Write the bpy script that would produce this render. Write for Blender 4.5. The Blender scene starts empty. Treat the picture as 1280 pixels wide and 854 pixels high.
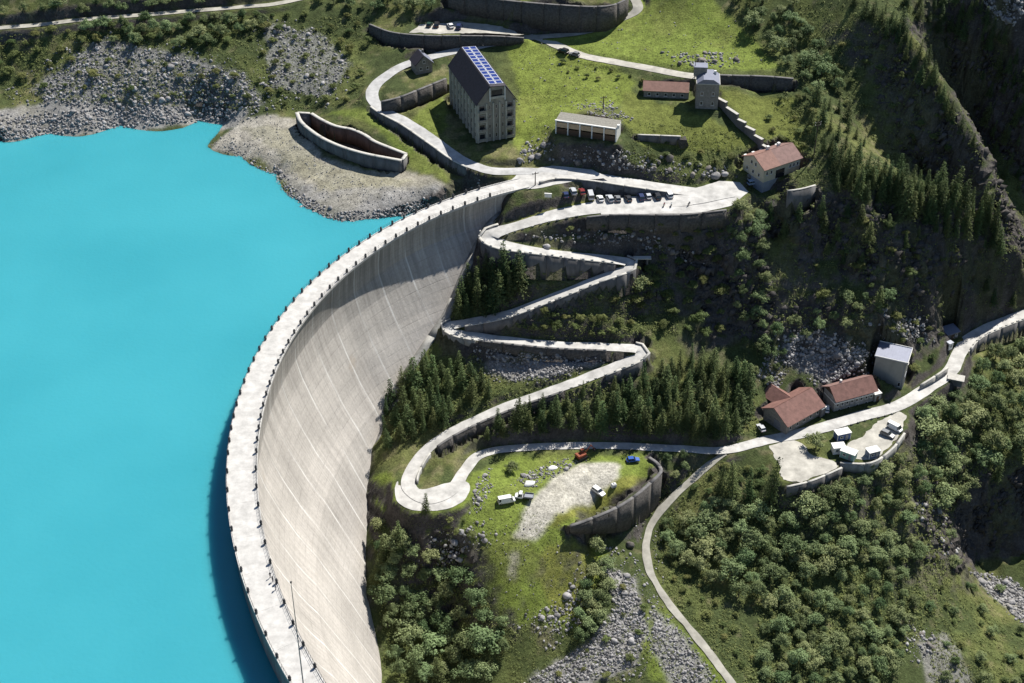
import bpy, bmesh, math, random
import numpy as np
from mathutils import Vector, Matrix

S = bpy.context.scene
COL = S.collection
rnd = random.Random(7)
R = math.radians

# ------------------------------------------------------------------ camera, sky, sun, exposure
CAMH, PITCH, FOV = 232.0, R(36), R(38)
FPX = 640 / math.tan(FOV / 2)
cam = bpy.data.cameras.new('camera'); camo = bpy.data.objects.new('camera', cam); COL.objects.link(camo)
cam.sensor_width = 36; cam.angle = FOV; cam.clip_start = 1; cam.clip_end = 12000
camo.location = (0, 0, CAMH); camo.rotation_euler = (math.pi / 2 - PITCH, 0, 0)
S.camera = camo
SUN_EL, SUN_AZ = R(50), R(38)          # azimuth clockwise from +Y (camera forward)
W = bpy.data.worlds.new('World'); S.world = W; W.use_nodes = True
wn = W.node_tree.nodes; bg = wn['Background']
sky = wn.new('ShaderNodeTexSky'); sky.sky_type = 'NISHITA'; sky.sun_disc = False
sky.sun_elevation = SUN_EL; sky.sun_rotation = SUN_AZ; sky.altitude = 1900; sky.air_density = 1.0; sky.dust_density = .4
W.node_tree.links.new(sky.outputs[0], bg.inputs[0]); bg.inputs[1].default_value = 0.08
sl = bpy.data.lights.new('sun', 'SUN'); sl.energy = 5; sl.angle = R(.5); sl.color = (1, .965, .9)
so = bpy.data.objects.new('sun', sl); COL.objects.link(so)
sd = Vector((math.sin(SUN_AZ) * math.cos(SUN_EL), math.cos(SUN_AZ) * math.cos(SUN_EL), math.sin(SUN_EL)))
so.rotation_euler = (-sd).to_track_quat('-Z', 'Y').to_euler(); so.location = (0, 300, 400)
S.view_settings.view_transform = 'Standard'; S.view_settings.look = 'None'; S.view_settings.exposure = 0.76; S.view_settings.gamma = 1
S.render.engine = 'CYCLES'

# ------------------------------------------------------------------ pixel helpers (a pixel gives a direction; depth comes from height)
SP, CP = math.sin(PITCH), math.cos(PITCH)
def ray(px, py):
    u = (np.asarray(px, float) - 640) / FPX; v = (np.asarray(py, float) - 427) / FPX
    return u, CP - v * SP, -SP - v * CP
def at(px, py, z):
    dx, dy, dz = ray(px, py); t = (z - CAMH) / dz
    return float(dx * t), float(dy * t), float(z)

# ------------------------------------------------------------------ materials
MATS = {}
def new_mat(name):
    m = bpy.data.materials.new(name); m.use_nodes = True; MATS[name] = m
    return m, m.node_tree.nodes, m.node_tree.links, m.node_tree.nodes['Principled BSDF']
def mat(name, col, rough=.8, var=.25, scale=.6, bump=.0, metal=0., vstreak=None, spec=.3, objvar=0., island=0.):
    """plain surface with noise variation; vstreak stretches the noise vertically (world space)"""
    if name in MATS: return MATS[name]
    m, n, l, b = new_mat(name)
    b.inputs['Roughness'].default_value = rough; b.inputs['Metallic'].default_value = metal; b.inputs['Specular IOR Level'].default_value = spec
    g = n.new('ShaderNodeNewGeometry'); mp = n.new('ShaderNodeMapping')
    l.new(g.outputs['Position'], mp.inputs[0])
    mp.inputs['Scale'].default_value = (scale, scale, scale * (vstreak or 1))
    t = n.new('ShaderNodeTexNoise'); t.inputs['Scale'].default_value = 1; t.inputs['Detail'].default_value = 6; t.inputs['Roughness'].default_value = .65
    l.new(mp.outputs[0], t.inputs[0])
    r = n.new('ShaderNodeValToRGB'); r.color_ramp.elements[0].position = .28; r.color_ramp.elements[1].position = .72
    r.color_ramp.elements[0].color = (*[c * (1 - var) for c in col], 1); r.color_ramp.elements[1].color = (*[min(1, c * (1 + var)) for c in col], 1)
    l.new(t.outputs[0], r.inputs[0])
    out = r.outputs[0]
    if objvar or island:
        oi = n.new('ShaderNodeObjectInfo') if not island else g; objvar = objvar or island; mr = n.new('ShaderNodeMapRange'); mr.inputs[3].default_value = 1 - objvar; mr.inputs[4].default_value = 1 + objvar
        l.new(oi.outputs['Random Per Island' if island else 'Random'], mr.inputs[0])
        hs = n.new('ShaderNodeHueSaturation'); l.new(mr.outputs[0], hs.inputs['Value']); l.new(out, hs.inputs['Color']); out = hs.outputs[0]
    l.new(out, b.inputs['Base Color'])
    if bump:
        bm_ = n.new('ShaderNodeBump'); bm_.inputs['Strength'].default_value = bump; bm_.inputs['Distance'].default_value = .3
        l.new(t.outputs[0], bm_.inputs['Height']); l.new(bm_.outputs[0], b.inputs['Normal'])
    return m

# ------------------------------------------------------------------ object helpers
def tag(o, label=None, cat=None, group=None, kind=None):
    if label: o['label'] = label
    if cat: o['category'] = cat
    if group: o['group'] = group
    if kind: o['kind'] = kind
    return o
def empty(name, loc=(0, 0, 0), rz=0, label=None, cat=None, group=None):
    o = bpy.data.objects.new(name, None); COL.objects.link(o); o.location = loc; o.rotation_euler = (0, 0, rz); o.empty_display_size = .3
    return tag(o, label, cat, group, 'thing')
class MB:
    def __init__(s): s.v = []; s.f = []
    def add(s, vs, fs):
        k = len(s.v); s.v += [tuple(map(float, p)) for p in vs]; s.f += [tuple(i + k for i in f) for f in fs]; return s
    def box(s, c, d, rz=0, taper=1.):
        hx, hy, hz = d[0] / 2, d[1] / 2, d[2] / 2; ca, sa = math.cos(rz), math.sin(rz); vs = []
        for z, k in ((-hz, 1), (hz, taper)):
            for x, y in ((-hx, -hy), (hx, -hy), (hx, hy), (-hx, hy)):
                vs.append((c[0] + (x * ca - y * sa) * k, c[1] + (x * sa + y * ca) * k, c[2] + z))
        return s.add(vs, [(3, 2, 1, 0), (4, 5, 6, 7), (0, 1, 5, 4), (1, 2, 6, 5), (2, 3, 7, 6), (3, 0, 4, 7)])
    def bar(s, a, b, w, w2=None, n=6):
        a = Vector(a); b = Vector(b); d = (b - a).normalized(); u = d.orthogonal().normalized(); v = d.cross(u); w2 = w if w2 is None else w2; vs = []
        for p, r in ((a, w), (b, w2)):
            for i in range(n):
                t = 2 * math.pi * i / n; vs.append(p + (u * math.cos(t) + v * math.sin(t)) * r)
        return s.add(vs, [(i, (i + 1) % n, n + (i + 1) % n, n + i) for i in range(n)] + [tuple(range(n))[::-1], tuple(range(n, 2 * n))])
    def prism(s, poly, axis, a, b):
        """poly = list of 2D points extruded along axis ('x': poly is (y,z); 'y': (x,z); 'z': (x,y))"""
        n = len(poly); vs = []
        for k in (a, b):
            for p, q in poly: vs.append({'x': (k, p, q), 'y': (p, k, q), 'z': (p, q, k)}[axis])
        return s.add(vs, [tuple(range(n))[::-1], tuple(range(n, 2 * n))] + [(i, (i + 1) % n, n + (i + 1) % n, n + i) for i in range(n)])
    def mesh(s, name, m=None, smooth=False):
        me = bpy.data.meshes.new(name); me.from_pydata(s.v, [], s.f); me.validate()
        bm = bmesh.new(); bm.from_mesh(me); bmesh.ops.recalc_face_normals(bm, faces=bm.faces); bm.to_mesh(me); bm.free()
        if m: me.materials.append(m)
        if smooth: me.polygons.foreach_set('use_smooth', [True] * len(me.polygons))
        return me
    def build(s, name, m=None, parent=None, smooth=False):
        return link(name, s.mesh(name, m, smooth), parent)
def link(name, me, parent=None):
    o = bpy.data.objects.new(name, me); COL.objects.link(o); o.parent = parent
    return o
CHILD = {}
def copy_tree(o, parent=None):
    c = o.copy(); COL.objects.link(c); c.parent = parent
    for ch in o.children: copy_tree(ch, c)
    return c
def np_mesh(name, V, F, m=None, smooth=False):
    """fast mesh from numpy: V (n,3), F (k,3|4)"""
    me = bpy.data.meshes.new(name); V = np.ascontiguousarray(V, np.float32); F = np.ascontiguousarray(F, np.int32); k = F.shape[1]
    me.vertices.add(len(V)); me.vertices.foreach_set('co', V.ravel())
    me.loops.add(F.size); me.loops.foreach_set('vertex_index', F.ravel())
    me.polygons.add(len(F)); me.polygons.foreach_set('loop_start', np.arange(0, F.size, k, dtype=np.int32)); me.polygons.foreach_set('loop_total', np.full(len(F), k, np.int32))
    if smooth: me.polygons.foreach_set('use_smooth', np.ones(len(F), bool))
    me.update(calc_edges=True)
    if m: me.materials.append(m)
    return me

# ------------------------------------------------------------------ noise
_rg = np.random.default_rng(3); _TAB = _rg.random((256, 256))
def vnoise(x, y):
    xi = np.floor(x).astype(int); yi = np.floor(y).astype(int); fx = x - xi; fy = y - yi
    fx = fx * fx * (3 - 2 * fx); fy = fy * fy * (3 - 2 * fy)
    g = lambda a, b: _TAB[a & 255, b & 255]
    return (g(xi, yi) * (1 - fx) + g(xi + 1, yi) * fx) * (1 - fy) + (g(xi, yi + 1) * (1 - fx) + g(xi + 1, yi + 1) * fx) * fy
def fbm(x, y, oct=4, gain=.5):
    a, s, t = 1., 0., 0.
    for i in range(oct):
        s = s + a * (vnoise(x + 17.3 * i, y - 9.1 * i) - .5); t += a; a *= gain; x = x * 2.03; y = y * 2.03
    return s / t * 2
def sstep(a, b, x):
    t = np.clip((x - a) / (b - a), 0, 1); return t * t * (3 - 2 * t)

# ------------------------------------------------------------------ dam geometry (plan curve and section)
DC = np.array([72.3, 286.0])
K_UP = [8.89, 8.977, -.048, 141.013]; K_DN = [10.58, 11.921, .284, 134.332]
HS = [0, 9, 12, 22, 32, 40, 52, 65, 90, 120]; OS = [0, -1.1, -.8, 2.5, 6.6, 11, 16.5, 22, 32, 44]
WATER_Z = -8.0
def r_up(t): return np.polyval(K_UP, np.clip(t, 2.0, 3.95) - 3.3)
def r_dn(t): return np.polyval(K_DN, np.clip(t, 2.0, 3.95) - 3.3)
def dam_g(t): return np.interp(t, [2.05, 2.3, 2.65], [.5, .62, 1.])
def dam_off(h, t):
    g = dam_g(t); o = np.interp(h / g, HS, OS); return np.where(o < 0, o * g, o)
def polar(x, y):
    ax, ay = x - DC[0], y - DC[1]; return np.arctan2(ay, ax) % (2 * np.pi), np.hypot(ax, ay)
def face_hit(px, py):
    dx, dy, dz = ray(px, py)
    for t in np.arange(220, 640, .25):
        x, y, z = dx * t, dy * t, CAMH + dz * t
        if z > 0: continue
        th, r = polar(x, y)
        if r > r_dn(th) - dam_off(-z, th): return x, y, z
CONTACT_PX = [(622, 262), (600, 288), (575, 340), (556, 385), (520, 440), (500, 470), (480, 520), (465, 560), (459, 610), (458, 650), (457, 740), (475, 854)]
CONTACT = [face_hit(*q) for q in CONTACT_PX] + [(-27, 240, -80), (-8, 205, -88)]
# ------------------------------------------------------------------ roads and pads (pixel + height)
ROADS = {
 'crest_ramp': (5.5, [(650, 230, 0), (690, 219, 0), (735, 221, -.4), (790, 229, -1.9), (845, 237, -3.7), (880, 241, -4)]),
 'lake_road': (4.3, [(710, 214, 0), (655, 214, 0), (612, 213, .3), (577, 200, 1), (545, 178, 2), (510, 154, 3.2), (480, 138, 4.2), (466, 124, 5), (468, 109, 5.8), (484, 94, 6.6), (510, 80, 7.5), (560, 66, 8.8), (620, 54, 10), (668, 46, 11)]),
 'upper_road': (4.2, [(655, 48, 10.8), (672, 47, 11), (697, 57, 11), (727, 69, 11.2), (765, 77, 11.5), (810, 85, 12), (850, 93, 12.3), (885, 97, 12.5)]),
 'meadow_road': (3.6, [(655, 47, 10.9), (690, 45, 11.4), (730, 40, 12.4), (768, 27, 14), (793, 16, 16), (797, 5, 17.5), (783, -12, 19), (760, -30, 20)]),
 'hairpin_road': (4.8, [(915, 241, -4), (860, 250, -4), (800, 254, -4.3), (740, 260, -4.2), (690, 270, -5.0), (645, 283, -6.8), (620, 291, -7.8), (613, 297, -8.3), (625, 305, -8.8), (660, 312, -10), (720, 320, -13), (768, 325, -15.5), (786, 329, -16.3), (780, 337, -16.9), (745, 350, -18.6), (690, 372, -21.6), (630, 394, -25), (580, 404, -27.5), (563, 408, -28), (575, 417, -28.6), (620, 424, -29.8), (690, 431, -31.5), (760, 434, -33.3), (798, 437, -34.3), (795, 447, -35), (760, 462, -36.6), (700, 485, -38.7), (640, 506, -41), (580, 532, -43.6), (540, 556, -45.3), (518, 582, -46.5), (511, 608, -46.8), (535, 624, -46.85), (565, 612, -46.88), (580, 590, -47.3), (602, 568, -47.8), (650, 560, -48.6), (750, 557, -50.5), (850, 561, -52.3), (905, 563, -53.2), (960, 550, -54), (1010, 540, -54), (1070, 522, -54), (1120, 508, -54), (1160, 485, -54.3), (1188, 464, -54.6), (1200, 440, -54.8), (1215, 421, -55), (1250, 404, -55.5), (1300, 386, -56)]),
 'valley_path': (2.3, [(905, 566, -53.4), (870, 595, -57), (838, 625, -60.5), (815, 655, -63.5), (808, 685, -65), (812, 712, -66.3), (830, 745, -68), (865, 790, -70.5), (905, 840, -73), (930, 880, -75)]),
 'shore_road': (3.0, [(-40, 38, 14), (50, 31, 14.5), (100, 25, 15), (200, 17, 15.5), (300, 9, 16), (350, 4, 16.5), (420, -12, 17)]),
}
HW = ([0, 1.5, 2.6, 3.4, 5, 6.5, 8, 9.5, 12, 14, 17, 18, 20, 24, 29, 31, 33, 35, 36, 39, 41, 49], [5, 7.5, 7.5, 6.2, 4.8, 6.2, 5.6, 3.8, 4.8, 3.5, 3.8, 4.8, 3.8, 4.2, 3.4, 4.2, 4.2, 3.2, 3.0, 3.3, 4.4, 4.4])
def road_w(nm, par): return np.interp(par, *HW) if nm == 'hairpin_road' else np.full(len(par), ROADS[nm][0])
def catmull(P, step):
    P = np.array(P, float); par = []; Q = np.vstack([2 * P[0] - P[1], P, 2 * P[-1] - P[-2]]); out = []
    for i in range(1, len(Q) - 2):
        a, b, c, d = Q[i - 1], Q[i], Q[i + 1], Q[i + 2]; n = max(2, int(np.linalg.norm(c - b) / step))
        for t in np.linspace(0, 1, n, endpoint=False):
            par.append(i - 1 + t); out.append(.5 * (2 * b + (c - a) * t + (2 * a - 5 * b + 4 * c - d) * t * t + (3 * b - a - 3 * c + d) * t ** 3))
    out.append(P[-1]); par.append(len(P) - 1.); return np.array(out), np.array(par)
ROADP = {k: catmull([at(*q) for q in p], .8) for k, (w, p) in ROADS.items()}
ROADC = {k: v[0] for k, v in ROADP.items()}
# paved or gravel pads: name -> (pixel outline, height)
PADS = {
 'car_park': ([(742, 249), (800, 245), (845, 241), (870, 235), (900, 226), (925, 228), (936, 240), (914, 257), (880, 265), (850, 267), (752, 268)], -4.06),
 'forecourt': ([(628, 236), (650, 214), (690, 207), (740, 212), (762, 222), (720, 226), (668, 236)], -.02),
 'hairpin_pad': ([(497, 602), (528, 612), (556, 604), (583, 602), (586, 616), (573, 630), (547, 638), (515, 637), (496, 625)], -46.9),
 'upper_car_park': ([(512, 41), (525, 31), (575, 27), (625, 33), (657, 44), (600, 41), (550, 42)], 13.2),
 'lower_lot': ([(962, 557), (985, 549), (1003, 553), (1012, 567), (1040, 576), (1048, 584), (1000, 604), (978, 600), (972, 578)], -54.1),
 'upper_lot': ([(1052, 560), (1072, 549), (1092, 530), (1122, 514), (1133, 520), (1128, 540), (1095, 574), (1060, 574)], -54.1),
 'barrack_yard': ([(560, 190), (552, 150), (600, 175), (652, 175), (640, 205), (610, 208)], 2.2),
}
PADW = {k: (np.array([at(x, y, z)[:2] for x, y in p]), z) for k, (p, z) in PADS.items()}

# ------------------------------------------------------------------ terrain heights: control points read from the photograph
CT = '''
0 178 -8.2;60 168 -8.2;150 158 -8.2;250 150 -8.2;280 156 -8.2;258 186 -8.2;300 196 -8.2;345 218 -8.2;370 250 -8.2;400 270 -8.2;440 277 -8.2;500 272 -8.2
0 160 -4;100 148 -4;200 140 -4;290 140 -4;320 150 -3.5;290 178 -5.5;330 190 -5;380 230 -5.5;430 262 -6;500 255 -5;545 245 -4
400 215 -4.5;450 240 -4.5;520 220 -3;560 235 -2.5;350 155 -3;390 140 -2.5;500 190 -1;540 205 -1;470 215 -3.5;360 200 -4.5
0 100 2;0 60 9;60 90 4;120 100 3;180 100 3;120 60 9;200 60 9;250 90 5;300 110 2;300 60 9;350 40 11;380 100 3.5;420 60 7.5;440 100 4;400 130 0;450 30 12;350 70 7
460 60 8;480 30 13;430 10 16;500 20 15;0 15 17;200 -40 28;0 -60 32;400 -40 24
470 45 11;600 20 15;700 36 12.5;560 5 19;650 0 22.5;720 0 22.5;760 4 21;640 18 16.5;690 -30 27;600 -40 28
820 10 18;860 30 17;900 55 14;950 70 14;820 60 13.5;750 55 12;880 75 14;930 100 12;990 80 15;960 40 18;900 0 22;1000 30 20;860 -40 30
690 75 9.5;700 100 8.5;720 130 7.5;670 130 5;650 160 3.5;680 170 4.5;660 190 1.5;530 140 4;510 110 6.5;540 100 7;545 150 3;640 90 8;760 90 10;790 110 10;770 130 8.5;722 141 10.5;740 139 11.5;760 146 11;700 150 8
700 178 6.5;735 182 7;775 183 6.5;790 170 7;760 158 8;700 207 .6;740 211 .2;780 222 -.5;800 195 3;850 170 5.5;830 130 9;875 140 8.5;850 205 .5;850 228 -3;880 215 -1.5;900 180 3.5;910 160 5.5;895 122 9.5;950 120 8;930 150 6;955 190 2;990 150 5;1000 180 2.5;960 228 -2.5;985 235 -2.6;1015 226 -2.2;920 215 -2
760 276 -9;850 282 -10;900 285 -11;740 300 -11.5;690 298 -9.5;830 305 -14;820 330 -19;860 340 -22;830 380 -28;880 400 -33;850 420 -35;900 430 -40;800 360 -22.5;800 400 -31
940 262 -8;935 300 -14;938 360 -26;935 420 -39;960 452 -44;965 300 -19;1000 262 -8;1000 330 -22;980 240 -4;1030 240 -4;1040 300 -17;1050 345 -25
1000 430 -41;1010 448 -44.5;1040 470 -48.5;1080 430 -42;1150 420 -46;1150 450 -51;930 500 -49;880 480 -45;850 490 -44;920 530 -52;850 537 -46;905 541 -47.5;640 533 -42.5;780 500 -43.5;780 533 -44.5
1100 300 -20;1200 330 -28;1240 375 -46;1230 395 -52;1060 350 -27
1080 85 13;1120 135 5
1270 20 25;1340 40 20;1340 300 -42;1100 -60 36;1280 -80 34
540 470 -38;520 520 -42;500 560 -45;560 500 -40;600 470 -37.5;650 450 -35.5;590 440 -32.5;600 370 -24;570 385 -27;640 345 -17;600 335 -17;680 350 -19;740 340 -17.5;640 410 -28;700 400 -27;760 400 -28;720 455 -36
470 600 -50;480 650 -54;605 545 -44;700 530 -43.5;500 650 -50;560 650 -49;620 600 -48.8;700 590 -50;760 578 -50.6;815 580 -51.5;790 610 -51;720 648 -52;650 640 -51;600 640 -50;590 680 -54
660 700 -57;640 760 -64;700 740 -64;720 690 -58;500 700 -58;540 720 -62;580 740 -65;560 790 -74;500 800 -73;620 800 -70;700 830 -74;770 780 -70;760 700 -63;800 760 -68;790 680 -64;750 660 -59;730 672 -59;820 800 -71;850 830 -73;690 780 -68
880 660 -63;950 640 -62;900 700 -66;860 690 -66;900 620 -58;950 590 -56.5;1040 600 -60;1100 590 -59;1100 620 -64;1000 640 -62;1000 690 -68;1100 700 -74;960 800 -74;1050 800 -79;1150 640 -70;1140 560 -60;1180 500 -59;1230 520 -66;1200 570 -70;1260 500 -66;1280 450 -64;1240 450 -60;1180 680 -82;1150 700 -80
1240 590 -74;1280 580 -74;1230 640 -86;1255 700 -100;1280 700 -100;1240 740 -103;1280 760 -103;1210 720 -96;1200 750 -92;1280 810 -100;1150 790 -88;1200 820 -90;1150 740 -84;1100 760 -80;1280 850 -98;1340 740 -103;1340 600 -80;1340 480 -66
600 950 -84;900 950 -84;1200 950 -100;500 950 -80;1050 900 -86;750 900 -78
'''
ctrl = [at(*map(float, q.split())) for ln in CT.strip().split('\n') for q in ln.split(';')]
for nm, c in ROADC.items(): ctrl += [tuple(q) for q in c[::7]]
for nm, (p, z) in PADW.items(): ctrl += [(x, y, z) for x, y in p]
ctrl += [tuple(c) for c in CONTACT]
for x, y, z in CONTACT:
    th, r = polar(x, y)
    ctrl.append((DC[0] + (r + 9) * math.cos(th), DC[1] + (r + 9) * math.sin(th), min(z - 10, -26)))
for th in np.arange(2.35, 4.0, .12):                    # lake bed along the upstream foot
    for q, z in ((9, -34), (30, -42), (70, -46)):
        if th < (2.45 if q == 9 else 2.8): continue
        rr = float(r_up(th)) + q; ctrl.append((DC[0] + rr * math.cos(th), DC[1] + rr * math.sin(th), z if th > 2.5 else z * .45))
for x, y, z in [(-140, 300, -45), (-140, 360, -40), (-110, 400, -26), (-85, 395, -16), (-140, 240, -48), (-300, 300, -50), (-300, 450, 20), (-100, 620, 90), (100, 640, 110), (300, 600, 130), (420, 450, 60), (420, 300, 0), (420, 200, -40), (150, 150, -100), (0, 150, -95), (-600, 300, -30), (-700, 700, 260), (0, 1000, 330), (800, 900, 380), (900, 300, 240), (800, -200, 120), (0, -400, -140), (-700, -300, 60), (2500, 2500, 700), (-2500, 2500, 700), (-2500, -2500, 300), (2500, -2500, 300), (0, 2600, 800), (2600, 0, 600), (-2600, 0, 500)]:
    ctrl.append((x, y, z))
BREAK = [   [(-40, 22, 17.0), (50, 15, 17.6), (100, 9, 18.2), (200, 1, 18.8), (300, -8, 19.2), (420, -28, 20)],   # ridge crests and cliff feet
 [(1010, 110, 10), (1030, 150, 8), (1060, 195, 2), (1110, 230, -3), (1150, 242, -6), (1205, 255, -11)],
 [(1020, 250, -5), (1060, 240, -4), (1105, 262, -8), (1130, 292, -15), (1160, 335, -26), (1190, 388, -44)],
 [(955, 450, -43.5), (1000, 400, -35), (1050, 390, -33), (1100, 374, -31), (1150, 380, -36), (1182, 402, -46)],
 [(1205, 262, -15), (1200, 320, -28), (1215, 375, -45)],
 [(1030, -10, 28), (1080, 5, 28), (1120, 25, 27), (1150, 60, 22), (1175, 110, 14), (1200, 160, 4), (1225, 212, -6), (1245, 262, -17), (1265, 310, -30), (1285, 355, -42)],
 [(1000, 60, 15), (1050, 120, 7), (1090, 172, -2), (1130, 205, -9), (1175, 228, -14), (1205, 245, -17)],
 [(1170, -20, 30), (1215, 15, 24), (1250, 50, 16), (1285, 92, 8), (1330, 150, -4)],
 [(1185, 70, 8), (1215, 140, -10), (1240, 200, -20), (1265, 255, -28), (1290, 310, -38)],
 [(1215, 590, -74), (1245, 588, -75), (1290, 585, -75)], [(1225, 690, -100), (1255, 702, -102), (1290, 700, -102)],
 [(1222, 700, -101), (1240, 735, -103), (1290, 775, -104)],
]
for bl in BREAK: ctrl += [tuple(q) for q in catmull([at(*q) for q in bl], 4.)[0]]
C = np.array(ctrl)
keep = [0]
for i in range(1, len(C)):
    if np.min(np.hypot(C[keep, 0] - C[i, 0], C[keep, 1] - C[i, 1])) > 1.2: keep.append(i)
C = C[keep]
def kern(r): return r
D = np.hypot(C[:, None, 0] - C[None, :, 0], C[:, None, 1] - C[None, :, 1])
n_ = len(C); A = np.zeros((n_ + 1, n_ + 1)); A[:n_, :n_] = kern(D) - .35 * np.eye(n_); A[:n_, n_] = 1; A[n_, :n_] = 1
sol = np.linalg.solve(A, np.append(C[:, 2], 0))
STEP = .8
cx = np.arange(-192, 215, STEP); cy = np.arange(205, 560, STEP)
def outer(lo, hi):
    g = [];d = STEP
    s = 0
    while s < 3200: d *= 1.25; s += d; g.append(s)
    g = np.array(g); return lo - g[::-1], hi + g
oxl, oxh = outer(cx[0], cx[-1]); oyl, oyh = outer(cy[0], cy[-1])
XS = np.concatenate([oxl, cx, oxh]); YS = np.concatenate([oyl, cy, oyh])
GX, GY = np.meshgrid(XS, YS); NX, NY = len(XS), len(YS)
GZ = np.full(GX.size, sol[n_]); fx, fy = GX.ravel(), GY.ravel()
for i in range(0, GX.size, 20000):
    GZ[i:i + 20000] += kern(np.hypot(fx[i:i + 20000, None] - C[None, :, 0], fy[i:i + 20000, None] - C[None, :, 1])) @ sol[:n_]
GZ = GZ.reshape(GX.shape)
# uneven ground: ribs where it is steep, gentle swells elsewhere
gy_, gx_ = np.gradient(GZ, YS, XS); slope = np.hypot(gx_, gy_)
steep = sstep(.75, 1.7, slope)
ridge = 1 - 2 * np.abs(fbm(GX / 9., GY / 9., 4))
crag = np.abs(fbm(GX / 6.5 + 31, GY / 6.5, 4)); GZ = GZ - steep * crag * 2.6 + fbm(GX / 14, GY / 14, 5) * (.35 + 1.9 * steep) + fbm(GX / 3.2, GY / 3.2, 3) * (.18 + .9 * steep) + (ridge - .5) * 1.5 * steep
# strata steps on the steep rock
st = 3.2; frac = ((GZ + fbm(GX / 20, GY / 20, 3) * 4) / st) % 1
GZ = GZ + steep * (sstep(.25, .75, frac) - frac) * st * .55
# keep the ground inside the dam section and under the lake
TH, RR = polar(GX, GY)
ct_th = np.array([polar(x, y)[0] for x, y, z in CONTACT]); ct_r = np.array([polar(x, y)[1] for x, y, z in CONTACT]); od = np.argsort(ct_th)
rc = np.interp(TH, ct_th[od], ct_r[od]); indam = (TH > 2.2) & (TH < 4.1)
off = np.clip(r_dn(TH) - RR, 0, 44); zface = -np.interp(off, [0] + OS[3:], [14] + HS[3:]) * dam_g(TH)
m_ = indam & (RR > rc + .5) & (RR < r_up(TH) + 1); GZ = np.where(m_, np.minimum(GZ, zface - 2.5), GZ)
m_ = (TH > 2.42) & (TH < 4.1) & (RR >= r_up(TH) + 1) & (RR < r_up(TH) + 9) & (GX < 40); GZ = np.where(m_, np.minimum(GZ, -10.5), GZ)

I0, J0 = len(oxl), len(oyl)
def carve(samples, zs, half, blend, drop):
    global GZ
    best = np.full(GZ.shape, 1e9); tz = np.zeros(GZ.shape); k = int((np.max(half) + blend) / STEP) + 2
    for (x, y), z, h in zip(samples, zs, half):
        i = int((x - cx[0]) / STEP) + I0; j = int((y - cy[0]) / STEP) + J0
        if i < k or j < k or i > NX - k or j > NY - k: continue
        sl_ = (slice(j - k, j + k + 1), slice(i - k, i + k + 1)); d = np.hypot(GX[sl_] - x, GY[sl_] - y) - h
        b = best[sl_]; t = tz[sl_]; mm = d < b; b[mm] = d[mm]; t[mm] = z
    w = 1 - sstep(0, blend, best); GZ = GZ * (1 - w) + (tz - drop) * w
    return best
def inside(poly, X, Y):
    r = np.zeros(X.shape, bool); n = len(poly)
    for i in range(n):
        x1, y1 = poly[i][:2]; x2, y2 = poly[(i + 1) % n][:2]
        if y1 == y2: continue
        c = ((y1 > Y) != (y2 > Y)) & (X < (x2 - x1) * (Y - y1) / (y2 - y1) + x1); r ^= c
    return r
ROADD = np.full(GZ.shape, 1e9)
for nm, (p, z) in PADW.items():
    q = np.vstack([p, p[:1]]); b = []
    for a_, b_ in zip(q[:-1], q[1:]):
        n = max(2, int(np.linalg.norm(b_ - a_) / .8)); b += [a_ + (b_ - a_) * t for t in np.linspace(0, 1, n, endpoint=False)]
    best = carve(b, [z] * len(b), [.7] * len(b), 2.2, .14)
    ins = inside(p, GX, GY); GZ[ins] = z - .14; ROADD = np.minimum(ROADD, np.where(ins, -2, best))
for nm, c in ROADC.items():
    ROADD = np.minimum(ROADD, carve(c[:, :2], c[:, 2], road_w(nm, ROADP[nm][1]) / 2 + .5, 2.0, .14))

def zat(x, y):
    x = np.asarray(x, float); y = np.asarray(y, float)
    fx_ = np.clip((x - cx[0]) / STEP, 0, len(cx) - 1.001); fy_ = np.clip((y - cy[0]) / STEP, 0, len(cy) - 1.001)
    i = fx_.astype(int); j = fy_.astype(int); u = fx_ - i; v = fy_ - j; Z = GZ[J0:, I0:]
    return Z[j, i] * (1 - u) * (1 - v) + Z[j, i + 1] * u * (1 - v) + Z[j + 1, i] * (1 - u) * v + Z[j + 1, i + 1] * u * v
def hits(px, py):
    """first ground point seen along each pixel's ray"""
    dx, dy, dz = ray(px, py); t = np.full(np.shape(dx), 190.); done = np.zeros(np.shape(dx), bool)
    for k in range(1500):
        g = zat(dx * t, dy * t); z = CAMH + dz * t; done |= z <= g
        t = np.where(done, t, t + np.clip((z - g) * .35, .12, 4))
        if done.all(): break
    return np.stack([dx * t, dy * t, zat(dx * t, dy * t)], -1)
def hit(px, py): return tuple(float(q) for q in hits(np.array([px]), np.array([py]))[0])
def carve_rect(cxy, dims, rz, z, blend=1.5):
    b = []; ca, sa = math.cos(rz), math.sin(rz)
    for u in np.arange(-dims[0] / 2, dims[0] / 2 + .1, .8):
        for v in np.arange(-dims[1] / 2, dims[1] / 2 + .1, .8): b.append((cxy[0] + u * ca - v * sa, cxy[1] + u * sa + v * ca))
    carve(b, [z] * len(b), [.6] * len(b), blend, .05)

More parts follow.
